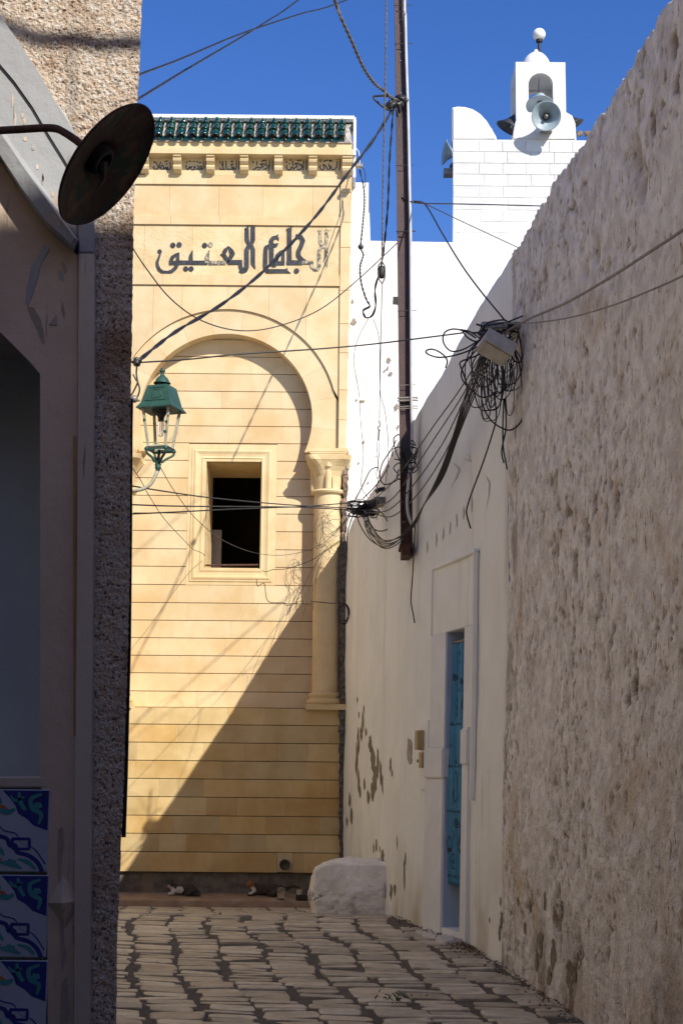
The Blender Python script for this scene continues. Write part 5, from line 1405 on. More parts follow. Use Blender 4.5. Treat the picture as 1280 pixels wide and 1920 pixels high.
# weed and dead leaves
wp = gnd(745, 1886)
bm = B()
for i in range(70):
    a = random.uniform(0, 2*math.pi); r = abs(random.gauss(0, .07)); x = wp.x+r*math.cos(a)*1.4; y = wp.y+r*math.sin(a); z = gz(y)+.02
    l = random.uniform(.02, .05); an = random.uniform(0, 6.3); h_ = random.uniform(.0, .04)
    d = Vector((math.cos(an), math.sin(an), .5))*l; s = Vector((-math.sin(an), math.cos(an), 0))*.006
    v = [bm.verts.new(q) for q in (Vector((x,y,z+h_)), Vector((x,y,z+h_))+d*.5+s, Vector((x,y,z+h_))+d, Vector((x,y,z+h_))+d*.5-s)]; bm.faces.new(v)
o = obj('weed', bm, M['weed']); tag(o, 'small green weed growing between paving stones in the foreground', 'weed')
bm = B()
for i in range(420):
    t_ = random.random()
    px_, py_ = (random.gauss(880, 22), random.gauss(1777, 8)) if t_ < .45 else (random.uniform(870, 1060), 0)
    if py_: q = gnd(px_, py_); x, y = q.x, q.y
    else:
        y = random.uniform(8.6, 13.2); x = wall_x(y)-abs(random.gauss(0, .08))-.01
    if x > wall_x(y)-.01: x = wall_x(y)-.02
    z = gz(y)+.012+random.random()*.012; l = random.uniform(.008, .022); an = random.uniform(0, 6.3)
    v = [bm.verts.new((x+l*math.cos(an+k*1.57)*(1 if k % 2 else .5), y+l*math.sin(an+k*1.57)*(1 if k % 2 else .5), z+random.uniform(-.006, .012))) for k in range(4)]; bm.faces.new(v)
o = obj('dead_leaves', bm, M['litter']); o['kind'] = 'stuff'; tag(o, 'dry leaves and plaster crumbs swept against the foot of the right-hand wall', 'leaves')
# ================================================================= UTILITY POLE
YPo = 12.93
po = thing('utility_pole', 'rusty brown steel pole fixed to the whitewashed wall and rising above the roofs', 'pole', at(765, 1045, YPo))
def pole_piece(name, y0, y1, m, flare=0):
    f = lambda py, off: (752+ (764-752)*(py/1045.)+off, py)
    bm = B()
    def rect(l, r, ya, yb):
        v = []
        for py in (y0, y1):
            a = at(*f(py, l), YPo); c = at(*f(py, r), YPo); z = a.z
            v += [(a.x, ya, z), (c.x, ya, z), (c.x, yb, z), (a.x, yb, z)]
        q = [bm.verts.new(p) for p in v]
        for k in range(4): bm.faces.new((q[k], q[(k+1) % 4], q[4+(k+1) % 4], q[4+k]))
        bm.faces.new(q[:4][::-1]); bm.faces.new(q[4:])
    rect(-12, 6.5, YPo-.01, YPo+.0)         # web seen flat on
    rect(-12.6, -11.2, YPo-.035, YPo+.05); rect(6.6, 9.5, YPo-.035, YPo+.05)   # flanges
    obj(name, bm, M[m], po)
pole_piece('pole_section', -420, 838, 'pole_steel_lit'); pole_piece('pole_foot', 838.5, 1022, 'pole_rusty')  # split at the shadow line: lit steel tone above, rusty tone below
bm = B(); 
for (px0, px1, py0, py1) in ((749, 774, 1020, 1026), (753, 769, 1026, 1042)):
    a = at(px0, py0, YPo); c = at(px1, py1, YPo); box(bm, a.x, c.x, YPo-.04, YPo+.3, c.z, a.z)
obj('foot_plate', bm, M['pole_rusty'], po)
for py in (22, 37, 98, 114, 175, 62):
    bm = B(); x = 749+12*py/1045.; p = at(x+ (1.5 if py == 62 else 0), py, YPo-.013); bmesh.ops.create_icosphere(bm, subdivisions=1, radius=.006, matrix=Matrix.Translation(p)); obj('bolt', bm, M['conduit'], po)
for py, r in ((10,.0035),(82,.0035),(310,.003),(434,.006),(583,.003),(722,.003),(746,.009),(751,.008),(762,.005),(766,.004)):
    bm = B(); c = 752+12*py/1045.; P = [(c-14, py, YPo), (c-13.5, py+.5, YPo-.045), (c, py, YPo-.05), (c+14, py-.8, YPo-.05), (c+21, py-.5, YPo-.03), (c+21, py, YPo+.03)]
    tube(bm, [at(*p) for p in P], r, 6); obj('tie_band', bm, M['cable' if r > .0055 and py < 500 else 'cable_grey' if py > 700 else 'cable'], po)
bm = B(); wire(bm, [(757,-300,YPo-.06),(758,0,YPo-.06),(759.5,30,YPo-.06),(761,100,YPo-.06),(763,165,YPo-.06),(765,230,YPo-.06),(767,330,YPo-.06),(769,434,YPo-.06),(770,600,YPo-.06),(771,760,YPo-.06),(772,800,YPo-.05),(771,850,YPo-.05),(765,905,YPo-.07),(763,950,YPo-.08),(768,975,YPo-.06),(775,988,YPo-.0)], .0125, 10)
o = obj('conduit', bm, M['conduit'], None, smooth=True); tag(o, 'pale grey conduit strapped to the right edge of the brown steel pole', 'conduit')
# tie and insulators at the pole
t = thing('cable_clamp', 'black taped cable clamp tied to the steel pole high against the sky', 'clamp', at(740, 195, YPo-.1))
for (px, py, r, y) in ((733,196,.045,-.13),(750,186,.05,-.08),(748,196,.04,-.09)):
    bm = B(); p = at(px, py, YPo+y); bmesh.ops.create_icosphere(bm, subdivisions=3, radius=r, matrix=Matrix.Translation(p))
    for v in bm.verts: v.co += (v.co-p)*.5*mn.noise(v.co*25)
    obj('clamp_body', bm, M['cable'], t, smooth=True)
for P in ([(735,185),(725,180),(708,180),(700,183),(712,196),(728,206),(736,204)], [(742,200),(746,215),(748,228),(747,238)], [(748,196),(752,212),(750,222)]):
    bm = B(); wire(bm, [(x, y, YPo-.14) for x, y in P], .010 if P[0][0] == 735 else .004, 6); obj('cable_tail', bm, M['cable'], t, smooth=True)

# ================================================================= CABLES
GRP = None
def cable(label, paths, r=.005, m='cable', name='overhead_cable', twist=0, cat='cable', group=None):
    if len(paths) == 1:
        bm = B(); wire(bm, paths[0], r, 6, 6, twist); o = obj(name, bm, M[m], None, smooth=True); return tag(o, label, cat, group)
    t = thing(name, label, cat, at(*paths[0][0]), group)
    for P in paths:
        bm = B(); wire(bm, P, r, 5, 6, twist); obj('strand', bm, M[m], t, smooth=True)
    return t
cable('thick twisted black cable sagging from the pole across the mosque lettering', [[(740,198,12.85),(700,262,12.6),(655,321,12.3),(590,408,11.8),(500,503,11.2),(420,568,10.7),(330,622,10.2),(258,678,9.6)]], .0078, 'cable', twist=.6)
cable('twisted black cable hanging beside the pole into a loop over the white wall', [[(737,205,12.85),(730,300,12.9),(727,380,13),(721,450,13.1),(714,500,13.2),(703,540,13.3),(704,572,13.3),(697,592,13.3),(685,595,13.3),(681,582,13.4),(693,574,13.4),(686,560,13.6),(677,530,14),(675,500,14.5),(681,478,15),(676,463,15.5),(679,430,16),(683,380,17),(681,348,17.6),(674,318,17.7)]], .0055, 'cable', twist=.28)
cable('thin black wire down the flaking white wall near the column capital', [[(690,597,13.3),(669,640,14),(663,675,14.5),(667,705,15),(673,740,15.2),(676,790,15.3),(681,850,15.3),(677,900,15.2),(679,918,15),(690,933,14.9)]], .003)
cable('thin black wire from the loop down to the turnbuckle right of the flaking wall', [[(700,598,13.3),(711,640,13.6),(712,730,14),(722,775,14.1),(728,840,14.2),(724,895,14.3),(720,913,14.4)]], .003)
cable('pale braided rope hanging straight down left of the pole', [[(735,-420,12.6),(725,-40,12.6),(723,100,12.6),(720,250,12.7),(717,400,12.8),(716,494,12.9)]], .0045, 'rope', twist=.09, cat='rope')
cable('thick old rope sagging from the top of the picture to the pole clamp', [[(560,-200,9.8),(622,-15,11.5),(640,35,11.7),(658,75,11.9),(680,125,12.2),(700,155,12.5),(718,170,12.7),(735,184,12.8),(752,190,12.83),(764,186,12.85)]], .0085, 'rope', twist=.12, cat='rope')
cable('black line crossing the blue sky, the upper one of the crossing pair', [[(1000,-150,13.5),(665,-6,12.5),(560,27,11),(450,64,9.5),(340,110,8),(255,142,6.8),(190,168,6.75)]], .006)
cable('black line crossing the blue sky, the lower and steeper one of the crossing pair', [[(900,-260,13.5),(575,-12,12.5),(500,40,11.4),(440,77,10.2),(350,130,8.4),(255,188,6.8),(190,226,6.75)]], .007)
cable('thin black cable crossing the arch from left clamp to grey junction box', [[(257,680,9.6),(350,674,9.8),(450,664,10),(600,654,10.2),(700,645,10.3),(790,634,10.3),(868,624,10.3)]], .0055)
cable('thin black wire sagging across the arch crown up to the pole', [[(190,385,7.6),(236,445,8),(270,497,8.6),(320,560,9.2),(380,602,9.8),(450,620,10.5),(520,612,11.2),(600,580,11.9),(670,525,12.4),(745,455,12.9)]], .0042)
cable('bundle of three black cables crossing the window to the dark cable knot', [[(172,900,9.6),(240,910,10),(300,920,10.4),(400,934,11.5),(520,945,12.8),(600,950,13.7),(672,953,14.6)], [(172,944,9.6),(240,946,10),(330,949,10.6),(450,950,12),(560,951,13.4),(672,957,14.6)], [(172,967,9.6),(240,964,10),(330,960,10.6),(450,954,12),(560,950,13.4),(640,944,14.3),(700,938,14.7)]], .0052, 'cable', 'cable_bundle')
cable('thin wire sagging through the window opening towards the column', [[(300,875,9.7),(330,925,11),(370,975,12),(420,1014,13.4),(480,1037,15),(540,1040,16),(600,1022,16.8),(640,985,17.3)]], .0028)
cable('thin wire drooping from lantern bracket to window frame', [[(172,800,9.7),(250,880,10.6),(280,930,12),(310,975,14.4),(350,1018,16.8),(362,1030,17.4),(372,1034,17.9),(380,1038,18.1),(385,1042,18.2)]], .0035)
cable('loose wire end stretched from the window sill towards the column', [[(491,1070,18.15),(500,1072,18.1),(512,1068,18.1),(540,1066,17.9),(580,1052,17.8),(600,1040,17.7),(640,1012,17.6)]], .004)
cable('black line running right from the pole across the white minaret', [[(745,367,12.95),(762,374,12.9),(785,381,12.9),(860,382.5,13.5),(950,384.5,14.2),(1080,388,15.2)]], .0065)
cable('black line dropping from the pole to the junction box', [[(775,377,12.9),(797,384,12.6),(830,440,12),(865,497,11.4),(900,545,10.9),(946,601,10.35)]], .0065)
cable('fine line slanting from the pole behind the top of the rough wall', [[(775,378,12.9),(797,383,12.9),(850,408,13.3),(910,436,13.8),(1000,478,14.5)]], .004)
cable('grey brown cable along the rough wall, the upper thicker one', [[(925,636,'.14'),(985,601,'.09'),(1060,568,'.09'),(1140,522,'.10'),(1210,477,'.12'),(1300,416,'.14'),(1500,260,'.2')]], .0075, 'cable_grey')
cable('grey brown cable along the rough wall, the lower thinner one', [[(940,606,'.14'),(990,606,'.09'),(1060,597,'.09'),(1140,575,'.10'),(1210,548,'.12'),(1300,507,'.14'),(1500,400,'.2')]], .0048, 'cable_grey')
# cables between the junction box and the knot by the column
rz = random.Random(5)
base_ = [[(902,664,10.3),(862,730,10.9),(815,795,11.7),(770,860,12.5),(735,905,13.4),(692,945,14.6)],
 [(904,668,10.3),(866,742,10.9),(822,810,11.7),(772,885,12.5),(735,935,13.4),(690,958,14.6)],
 [(905,672,10.3),(868,752,10.9),(830,830,11.7),(778,905,12.5),(730,955,13.6),(684,962,14.6)],
 [(907,674,10.3),(872,760,10.9),(836,845,11.7),(784,925,12.5),(735,968,13.6),(700,962,14.6)]]
for P, lb in zip(base_, ('highest', 'second highest', 'second lowest', 'lowest')):
    cable('brown cable slung between junction box and cable knot, %s of four' % lb, [P], .0055, 'cable_brown', group='brown cables slung in front of the pole')
paths = []
for k in range(6):
    d = k*2.8
    paths.append([(900+d*1.5,670,10.28),(872+d,740+k*2,10.8),(848+d*.7,820,11.3),(822+d*.6,890+k,11.8),(795-d*.2,945+k,12.2),(776+rz.uniform(-2,2),982+rz.uniform(-3,3),12.55),(745+rz.uniform(-4,4),1008+k*2,12.8),(716,1012+k*3,13.2),(692+rz.uniform(-6,3),990+k,13.9),(676+k*3,965,14.5)])
cable('heavy sheaf of black cables sweeping from the junction box down past the pole foot', paths, .0052, 'cable', 'cable_sheaf')

# junction box and bracket
t = thing('junction_box', 'grey white plastic junction box hanging tilted on a bracket of the right-hand wall', 'junction box', at(930, 655, 10.2))
C_ = at(928, 654, 9.86)
Mx = Matrix.Translation(C_) @ Euler((R(18), R(-33+60), R(20))).to_matrix().to_4x4()
Mx = Matrix.Translation(C_) @ Matrix.Rotation(R(22), 4, 'Y') @ Matrix.Rotation(R(-30), 4, 'X') @ Matrix.Rotation(R(12), 4, 'Z')
bm = B(); box(bm, -.105, .105, -.07, .07, -.055, .055, Mx); bmesh.ops.bevel(bm, geom=list(bm.edges), offset=.012, segments=3, affect='EDGES'); obj('box_body', bm, M['plastic_white'], t, smooth=False)
bm = B(); box(bm, -.11, .11, -.085, -.072, -.06, .06, Mx); bmesh.ops.bevel(bm, geom=list(bm.edges), offset=.004, segments=2, affect='EDGES'); obj('box_lid', bm, M['plastic_white'], t)
bm = B(); a = at(902, 612, 10.25); c = at(985, 612, 10.25); box(bm, a.x, c.x, 10.2, 10.24, a.z-.02, a.z+.02); box(bm, a.x, c.x, 10.24, 10.5, a.z+.016, a.z+.02); box(bm, c.x-.03, c.x+.01, 10.2, 10.55, a.z-.06, a.z+.06); obj('bracket', bm, M['metal_worn'], t)
# tangle of loops below it
t = thing('cable_tangle', 'mass of looped black cables hanging under the grey junction box', 'cables', at(940, 640, 10.2))
rz = random.Random(11)
def loopc(P, r, y=None): 
    bm = B(); wire(bm, P, r, 5, 7); obj('cable_loop', bm, M['cable'], t, smooth=True)
for k in range(24):
    x0 = rz.uniform(903, 966); x1 = x0+rz.uniform(-28, 34); x1 = min(max(x1, 898), 972)
    dep = rz.choice((725, 740, 760, 745, 770, 705, 790))+rz.uniform(-12, 12); y = 10.12+rz.uniform(-.10, .12)
    w_ = rz.uniform(8, 32); cx = min(max((x0+x1)/2+rz.uniform(-26, 22), 895), 955)
    y0 = 618+rz.uniform(0, 14)
    loopc([(x0,y0,y),(cx-w_,(y0*1.2+dep*.8)/2,y-.03),(cx-w_*.7,dep-12,y-.02),(cx,dep,y+rz.uniform(-.03,.03)),(cx+w_*.8,dep-14,y+.02),(cx+w_,(y0+dep)/2,y+.03),(x1,y0+2,y)], rz.choice((.003,.004,.005)))
for P in ([(896,650),(860,664),(825,670),(802,664),(799,657),(812,655),(828,663),(838,676),(835,690)], [(893,641),(868,655),(845,658),(831,642),(833,624),(850,617),(872,622),(892,634)], [(865,618),(875,632),(890,640),(900,636),(880,622),(862,618)],
          [(893,655),(872,680),(864,700),(870,718),(888,735),(905,745),(930,738)], [(925,735),(930,780),(922,815),(904,870),(886,918),(877,945),(874,962),(880,985),(882,991)], [(944,748),(942,800),(943,840),(947,862),(950,880)], [(946,748),(948,800),(940,845),(944,868)],
          [(955,640),(972,680),(979,740),(978,785),(958,806),(935,800),(915,782),(903,752),(904,715)], [(970,615),(976,650),(978,672),(970,680),(958,668),(955,630)], [(900,612),(930,608),(950,604),(985,590)], [(875,722),(868,700),(862,680),(880,672),(900,664)], [(903,620),(915,605),(945,600),(952,608)]):
    loopc([(x, y, 10.1+.02*math.sin(i)) for i, (x, y) in enumerate(P)], .0058)
bm = B()
for k in range(26):
    p = at(rz.uniform(900, 962), rz.uniform(607, 634), 10.2+rz.uniform(-.05, .06)); q = p+Vector((rz.uniform(-.09, .09), rz.uniform(-.03, .03), rz.uniform(-.04, .04))); tube(bm, [p, (p+q)/2+Vector((0, 0, rz.uniform(-.03, .03))), q], .008, 5)
o = obj('knotted_cables', bm, M['cable'], t, smooth=True); o['kind'] = 'stuff'
# knot by the column
t = thing('cable_knot', 'dark knot of cable joints and small boxes on the wall right of the column', 'cables', at(685, 955, 14.7))
for (px, py, a_, b_) in ((668,958,.05,.03),(690,950,.06,.028),(700,944,.045,.03),(680,964,.05,.02),(694,962,.05,.025)):
    bm = B(); p = at(px, py, 14.65+rz.uniform(-.05, .05)); box(bm, -a_, a_, -.03, .03, -b_, b_, Matrix.Translation(p) @ Matrix.Rotation(rz.uniform(-.4, .4), 4, 'Y')); bmesh.ops.bevel(bm, geom=list(bm.edges), offset=.01, segments=2, affect='EDGES'); obj('joint_box', bm, M['cable'], t)
for k in range(22):
    cx, cy = rz.uniform(658, 704), rz.uniform(942, 966); rx, ry = rz.uniform(6, 20), rz.uniform(3, 9)
    bm = B(); wire(bm, [(cx+rx*math.cos(a+k), cy+ry*math.sin(a+k), 14.65+.04*math.sin(a*2+k)) for a in (0, 1.2, 2.4, 3.6, 4.8, 5.8)], rz.choice((.004, .006)), 5); obj('cable_loop', bm, M['cable'], t, smooth=True)
for P in ([(702,950),(718,965),(728,982),(726,992),(712,996),(698,990),(691,975),(690,962)], [(667,962),(675,985),(690,1008),(708,1022),(722,1026),(745,1015)], [(686,965),(696,985),(712,1008),(730,1016),(752,1010)], [(663,942),(680,910),(692,885),(700,878),(710,876)], [(738,850),(730,870),(716,895),(700,915),(680,935)], [(662,965),(655,985),(650,1010),(648,1060)]):
    bm = B(); wire(bm, [(x, y, 14.5) for x, y in P], .0055, 5); obj('cable_loop', bm, M['cable'], t, smooth=True)
bm = B(); a = at(700, 934, 14.8); c = at(721, 947, 14.8); box(bm, a.x, c.x, 14.72, 14.95, c.z, a.z); obj('bracket', bm, M['metal_worn'], t)
# fine dark wires in front of the column
t = thing('fine_wire_tangle', 'wispy tangle of thin wires in front of the column shaft', 'wires', at(620, 990, 17.4))
for k in range(11):
    c = rz.uniform(604, 632); d = rz.uniform(975, 1030); w_ = rz.uniform(8, 26); h_ = rz.uniform(14, 45); ph = rz.uniform(0, 3)
    P = [(655+rz.uniform(-4,4), 965+rz.uniform(-6,8), 17.2)]+[(c+w_*math.cos(a+ph), d+h_*math.sin(a+ph), 17.75) for a in (0, 1.0, 2.0, 3.0, 4.0)]
    if k % 3 == 0: P = P[:4]+[(rz.uniform(545, 590), rz.uniform(1100, 1165), 17.5)]
    bm = B(); wire(bm, P, .0022, 4); obj('thin_wire', bm, M['cable'], t, smooth=True)
bm = B(); wire(bm, [(545,1140,17.5),(543,1165,17.5),(560,1120,17.5),(590,1060,17.4),(625,1010,17.2)], .0022, 4); obj('thin_wire', bm, M['cable'], t)
t = thing('wire_coil', 'small coil of black wire hung in the corner between column and whitewashed wall', 'wire', at(646, 1150, 17.6))
for k in range(4):
    cx, cy = 645+rz.uniform(-3, 3), 1151+rz.uniform(-3, 3); rx, ry = rz.uniform(8, 13), rz.uniform(16, 21)
    bm = B(); wire(bm, [(cx+rx*math.cos(a), cy+ry*math.sin(a), 17.5) for a in [2*math.pi*i/10+k for i in range(11)]], .005, 5, 4); obj('coil_turn', bm, M['cable'], t, smooth=True)
for P in ([(638,1130),(620,1131),(600,1129),(583,1128)], [(637,1140),(637,1080),(639,1000),(648,975)]):
    bm = B(); wire(bm, [(x, y, 17.5) for x, y in P], .005, 5); obj('wire_tail', bm, M['cable'], t, smooth=True)
cable('frayed black cable hanging below the foot of the steel pole', [[(778,975,12.75),(776,1020,12.8),(773,1080,12.85),(770,1125,12.85),(774,1150,12.85),(777,1168,12.85)]], .0055)
t = thing('cable_twist', 'knot of black cable wound round the pole where the wall shadow starts', 'cables', at(757, 860, YPo-.1))
for k in range(14):
    cx, cy = rz.uniform(748, 774), rz.uniform(835, 885); rx, ry = rz.uniform(5, 16), rz.uniform(5, 18)
    bm = B(); wire(bm, [(cx+rx*math.cos(a+k), cy+ry*math.sin(a+k), YPo-.08) for a in (0, 1.2, 2.4, 3.6, 4.8, 5.8)], .005, 5); obj('cable_turn', bm, M['cable'], t, smooth=True)
for P in ([(748,862),(740,840),(738,822),(748,815),(752,830),(750,850)], [(747,880),(744,895),(750,898),(752,885)], [(748,897),(735,905),(720,908),(712,895),(716,870),(735,840),(742,825)]):
    bm = B(); wire(bm, [(x, y, YPo-.08) for x, y in P], .0055, 5); obj('cable_turn', bm, M['cable'], t, smooth=True)
# guy insulator and turnbuckle
t = thing('guy_insulator', 'black oval insulator hanging on the rope left of the pole', 'insulator', at(716, 512, 12.95))
bm = B(); p = at(715, 511, 12.95); lathe(bm, [(.001,.06),(.022,.055),(.032,.035),(.034,0),(.032,-.03),(.02,-.05),(.001,-.055)], 12, Matrix.Translation(p)); obj('insulator_body', bm, M['black'], t, smooth=True)
for s in (-1, 1):
    bm = B(); wire(bm, [(715,490,12.95),(715+s*6,500,12.93),(715+s*6,520,12.93),(716,532,12.95)], .006, 5); obj('rope_loop', bm, M['rope'], t)
cable('fine rod running down from the oval insulator to the turnbuckle', [[(716,532,12.95),(714,620,13.3),(712,720,13.8),(711,792,14.1)]], .0035)
t = thing('turnbuckle', 'small steel turnbuckle anchoring the guy line above the wall top', 'turnbuckle', at(709, 880, 14.5))
for P, r, m in (([(711,790),(712,798),(708,802),(712,808)], .008, 'metal_worn'), ([(710,806),(709,826)], .007, 'black'), ([(707,826),(706,858)], .0045, 'conduit'), ([(711,826),(710,858)], .0045, 'conduit'), ([(709,856),(708,880)], .006, 'metal_worn'), ([(708,878),(705,888),(708,898),(711,888),(708,878)], .004, 'metal_worn'), ([(708,898),(706,930),(706,975)], .003, 'cable_grey')):
    bm = B(); wire(bm, [(x, y, 14.3) for x, y in P], r, 6); obj('fitting', bm, M[m], t, smooth=True)
bm = B(); wire(bm, [(704,923,14.5),(712,918,14.5),(722,917,14.5)], .022, 6); o = obj('black_connector', bm, M['cable']); tag(o, 'small black cable connector on the wall below the turnbuckle', 'connector')
# facade corner tie
t = thing('cable_tie', 'small rusty cable tie at the right end of the mosque cornice', 'cable tie', at(672, 313, 17.8))
bm = B(); a = at(666, 310, 17.75); box(bm, a.x, a.x+.09, 17.7, 17.78, a.z-.03, a.z+.01, None); obj('tie_body', bm, M['metal_worn'], t)
bm = B(); wire(bm, [(667,278,17.9),(672,284,17.85),(674,295,17.8),(674,308,17.75)], .007, 6); obj('white_lead', bm, M['conduit'], t)
bm = B(); wire(bm, [(674,312,17.7),(682,318,17.6),(685,335,17.4),(684,350,17.3)], .005, 6); obj('lead', bm, M['cable'], t)
bm = B(); p = at(676, 463, 15.4); bmesh.ops.create_icosphere(bm, subdivisions=2, radius=.03, matrix=Matrix.Translation(p)); o = obj('cable_joint', bm, M['cable']); tag(o, 'small taped joint on the cable in front of the white wall', 'cable joint')
# left clamp on an iron arm
YLc = 9.6; xw = LEFT_X(YLc)-.15
t = thing('wall_clamp', 'black cable clamp on a short iron arm above the green street lantern', 'clamp', at(257, 678, YLc))
bm = B(); p = at(257, 678, YLc); bmesh.ops.create_icosphere(bm, subdivisions=3, radius=.028, matrix=Matrix.Translation(p))
for v in bm.verts: v.co += (v.co-p)*.6*mn.noise(v.co*40)
obj('clamp_body', bm, M['cable'], t, smooth=True)
bm = B(); tube(bm, [Vector((xw-.1, YLc, p.z-.02)), p], .008, 6); obj('iron_arm', bm, M['rust'], t)
for P in ([(257,684),(256,700),(258,714),(262,730),(258,744),(252,750)], [(250,702),(255,712),(258,718),(250,735),(245,742)]):
    bm = B(); wire(bm, [(x, y, YLc) for x, y in P], .0055, 6); obj('cable_tail', bm, M['cable'], t, smooth=True)
bm = B(); p = at(252, 748, YLc); bmesh.ops.create_icosphere(bm, subdivisions=2, radius=.026, matrix=Matrix.Translation(p)); tube(bm, [Vector((xw-.1, YLc, p.z)), p+Vector((.035, 0, -.01))], .008, 6); obj('lower_clamp', bm, M['metal_worn'], t)

# ================================================================= GREEN STREET LANTERN
YK_ = 9.6
def lm(px, py): return at(px, py, YK_)
ctr = lm(303, 760); rot = R(-17)
t = thing('street_lantern', 'green four sided street lantern with clear bulb on a curved bracket', 'street lantern', lm(292, 860))
AX = 303
def LR(x, y, z):    # lantern local frame -> world (axis through ctr)
    return Vector((ctr.x+x*math.cos(rot)-y*math.sin(rot), YK_+x*math.sin(rot)+y*math.cos(rot), z))
LZ = lambda py: lm(303, py).z
tilt = -.03
def fr4(bm, h0, z0, h1, z1, cx0=0, cx1=0):
    a = [bm.verts.new(LR(sx*h0+cx0, sy*h0, z0)) for sx, sy in ((-1,-1),(1,-1),(1,1),(-1,1))]
    c = [bm.verts.new(LR(sx*h1+cx1, sy*h1, z1)) for sx, sy in ((-1,-1),(1,-1),(1,1),(-1,1))]
    for k in range(4): bm.faces.new((a[k], a[(k+1) % 4], c[(k+1) % 4], c[k]))
    return a, c
bm = B(); a, c = fr4(bm, .100, LZ(760), .070, LZ(726)); bm.faces.new(c); a2, c2 = fr4(bm, .070, LZ(726), .05, LZ(724)); obj('roof', bm, M['lamp_green'], t)
bm = B(); fr4(bm, .119, LZ(768), .100, LZ(759.5)); a, c = fr4(bm, .122, LZ(770), .120, LZ(767)); bm.faces.new(a[::-1]); obj('eave', bm, M['lamp_green'], t)
# ornament on the roof panel
def roofpt(u, v, e=.002): # u -1..1, v 0..1 on front panel
    h = .100+(.070-.100)*v; return LR(u*h, -h-e, LZ(760)+(LZ(726)-LZ(760))*v)
for P in ([(-.72,.12),(-.72,.85),(.72,.85),(.72,.12),(-.72,.12)], [(-.35,.3),(-.15,.22),(0,.3),(.15,.22),(.35,.3)], [(-.35,.7),(-.15,.78),(0,.7),(.15,.78),(.35,.7)], [(-.4,.35),(-.33,.5),(-.4,.65)], [(.4,.35),(.33,.5),(.4,.65)]):
    bm = B(); tube(bm, crom([roofpt(*p) for p in P], 3) if len(P) != 5 or P[0] != (-.72,.12) else [roofpt(*p) for p in P], .0022, 5); obj('roof_ornament', bm, M['lamp_green'], t)
TT = Matrix.Translation(LR(0, 0, 0))
z0 = LZ(724)
bm = B(); lathe(bm, [(.032, z0-.005), (.034, z0+.012), (.031, z0+.02)], 16, TT); lathe(bm, [(.054, z0+.016), (.056, z0+.020), (.046, z0+.028), (.042, z0+.04), (.032, z0+.055), (.018, z0+.066), (.012, z0+.078), (.011, z0+.088), (.018, z0+.094), (.018, z0+.104), (.010, z0+.110), (.012, z0+.114), (.001, z0+.120)], 18, TT); obj('finial', bm, M['lamp_green'], t, smooth=True)
zt, zb_ = LZ(769), LZ(843)
for sx, sy in ((-1,-1),(1,-1),(1,1),(-1,1)):
    bm = B(); p0 = LR(sx*.088, sy*.088, zt); p1 = LR(sx*.056, sy*.056, zb_); tube(bm, [p0, p1], .0105, 4); obj('corner_post', bm, M['lamp_pale'], t)
bm = B()
for k in range(4):
    cs = [(-1,-1),(1,-1),(1,1),(-1,1)]; a = cs[k]; c = cs[(k+1) % 4]
    tube(bm, [LR(a[0]*.064, a[1]*.064, zb_+.01), LR(c[0]*.064, c[1]*.064, zb_+.01)], .011, 4)
obj('bottom_frame', bm, M['lamp_pale'], t)
bm = B(); fr4(bm, .068, zb_-.012, .066, zb_); obj('bottom_rail', bm, M['lamp_green'], t)
hx_ = LZ(868)
so_ = LR(-.012, 0, hx_)
for sx, sy in ((-1,-1),(1,-1),(1,1),(-1,1)):
    bm = B(); P = [LR(sx*.066, sy*.066, zb_-.004), LR(sx*.062, sy*.062, zb_-.03), LR(sx*.035-.004, sy*.035, zb_-.055), LR(sx*.016-.012, sy*.016, hx_+.005)]; tube(bm, crom(P, 4), .0085, 6); bmesh.ops.create_icosphere(bm, subdivisions=2, radius=.014, matrix=Matrix.Translation(P[0])); obj('cradle_arm', bm, M['lamp_green'], t, smooth=True)
TS = Matrix.Translation(LR(-.012, 0, 0))
bm = B(); lathe(bm, [(.014, hx_+.02), (.022, hx_+.008), (.018, hx_-.004), (.022, hx_-.012), (.016, hx_-.022), (.021, hx_-.028), (.016, hx_-.036), (.014, hx_-.05)], 14, TS); obj('socket', bm, M['lamp_green'], t, smooth=True)
bm = B(); tube(bm, [LR(-.012, 0, hx_+.01), LR(-.005, 0, zb_)], .009, 6); obj('feed_tube', bm, M['black'], t)
bm = B(); q0 = LR(-.012, 0, hx_-.045); Pb = [q0, at(291, 893, YK_), at(283, 907, YK_), at(270, 916, YK_), at(252, 920, YK_), at(230, 918, YK_)+Vector((0, .05, 0)), Vector((xw-.12, YK_+.1, at(240, 915, YK_).z))]
tube(bm, crom(Pb, 6), .0115, 8); obj('bracket_arm', bm, M['lamp_pale'], t, smooth=True)
# lamp holder and bulb
bm = B(); lathe(bm, [(.03, LZ(771)), (.032, LZ(776)), (.02, LZ(784)), (.019, LZ(790))], 12, TT, close=True); lathe(bm, [(.06, LZ(770)), (.058, LZ(774))], 12, TT, close=True); obj('lamp_holder', bm, M['black'], t)
bm = B(); lathe(bm, [(.019, LZ(783)), (.0195, LZ(812)), (.017, LZ(816.5)), (.010, LZ(818.5)), (.001, LZ(819))], 16, TT); obj('bulb', bm, M['glass'], t, smooth=True)
bm = B(); tube(bm, [LR(-.004, 0, LZ(784)), LR(-.004, 0, LZ(810))], .0012, 4); tube(bm, [LR(.006, 0, LZ(784)), LR(.006, 0, LZ(808))], .0012, 4); obj('filament', bm, M['metal_worn'], t)
bm = B(); tube(bm, crom([LR(-.02, -.062, zb_+.018), LR(-.008, -.062, zb_+.032), LR(.008, -.062, zb_+.032), LR(.02, -.062, zb_+.018)], 4), .004, 6); obj('bottom_scroll', bm, M['lamp_pale'], t)
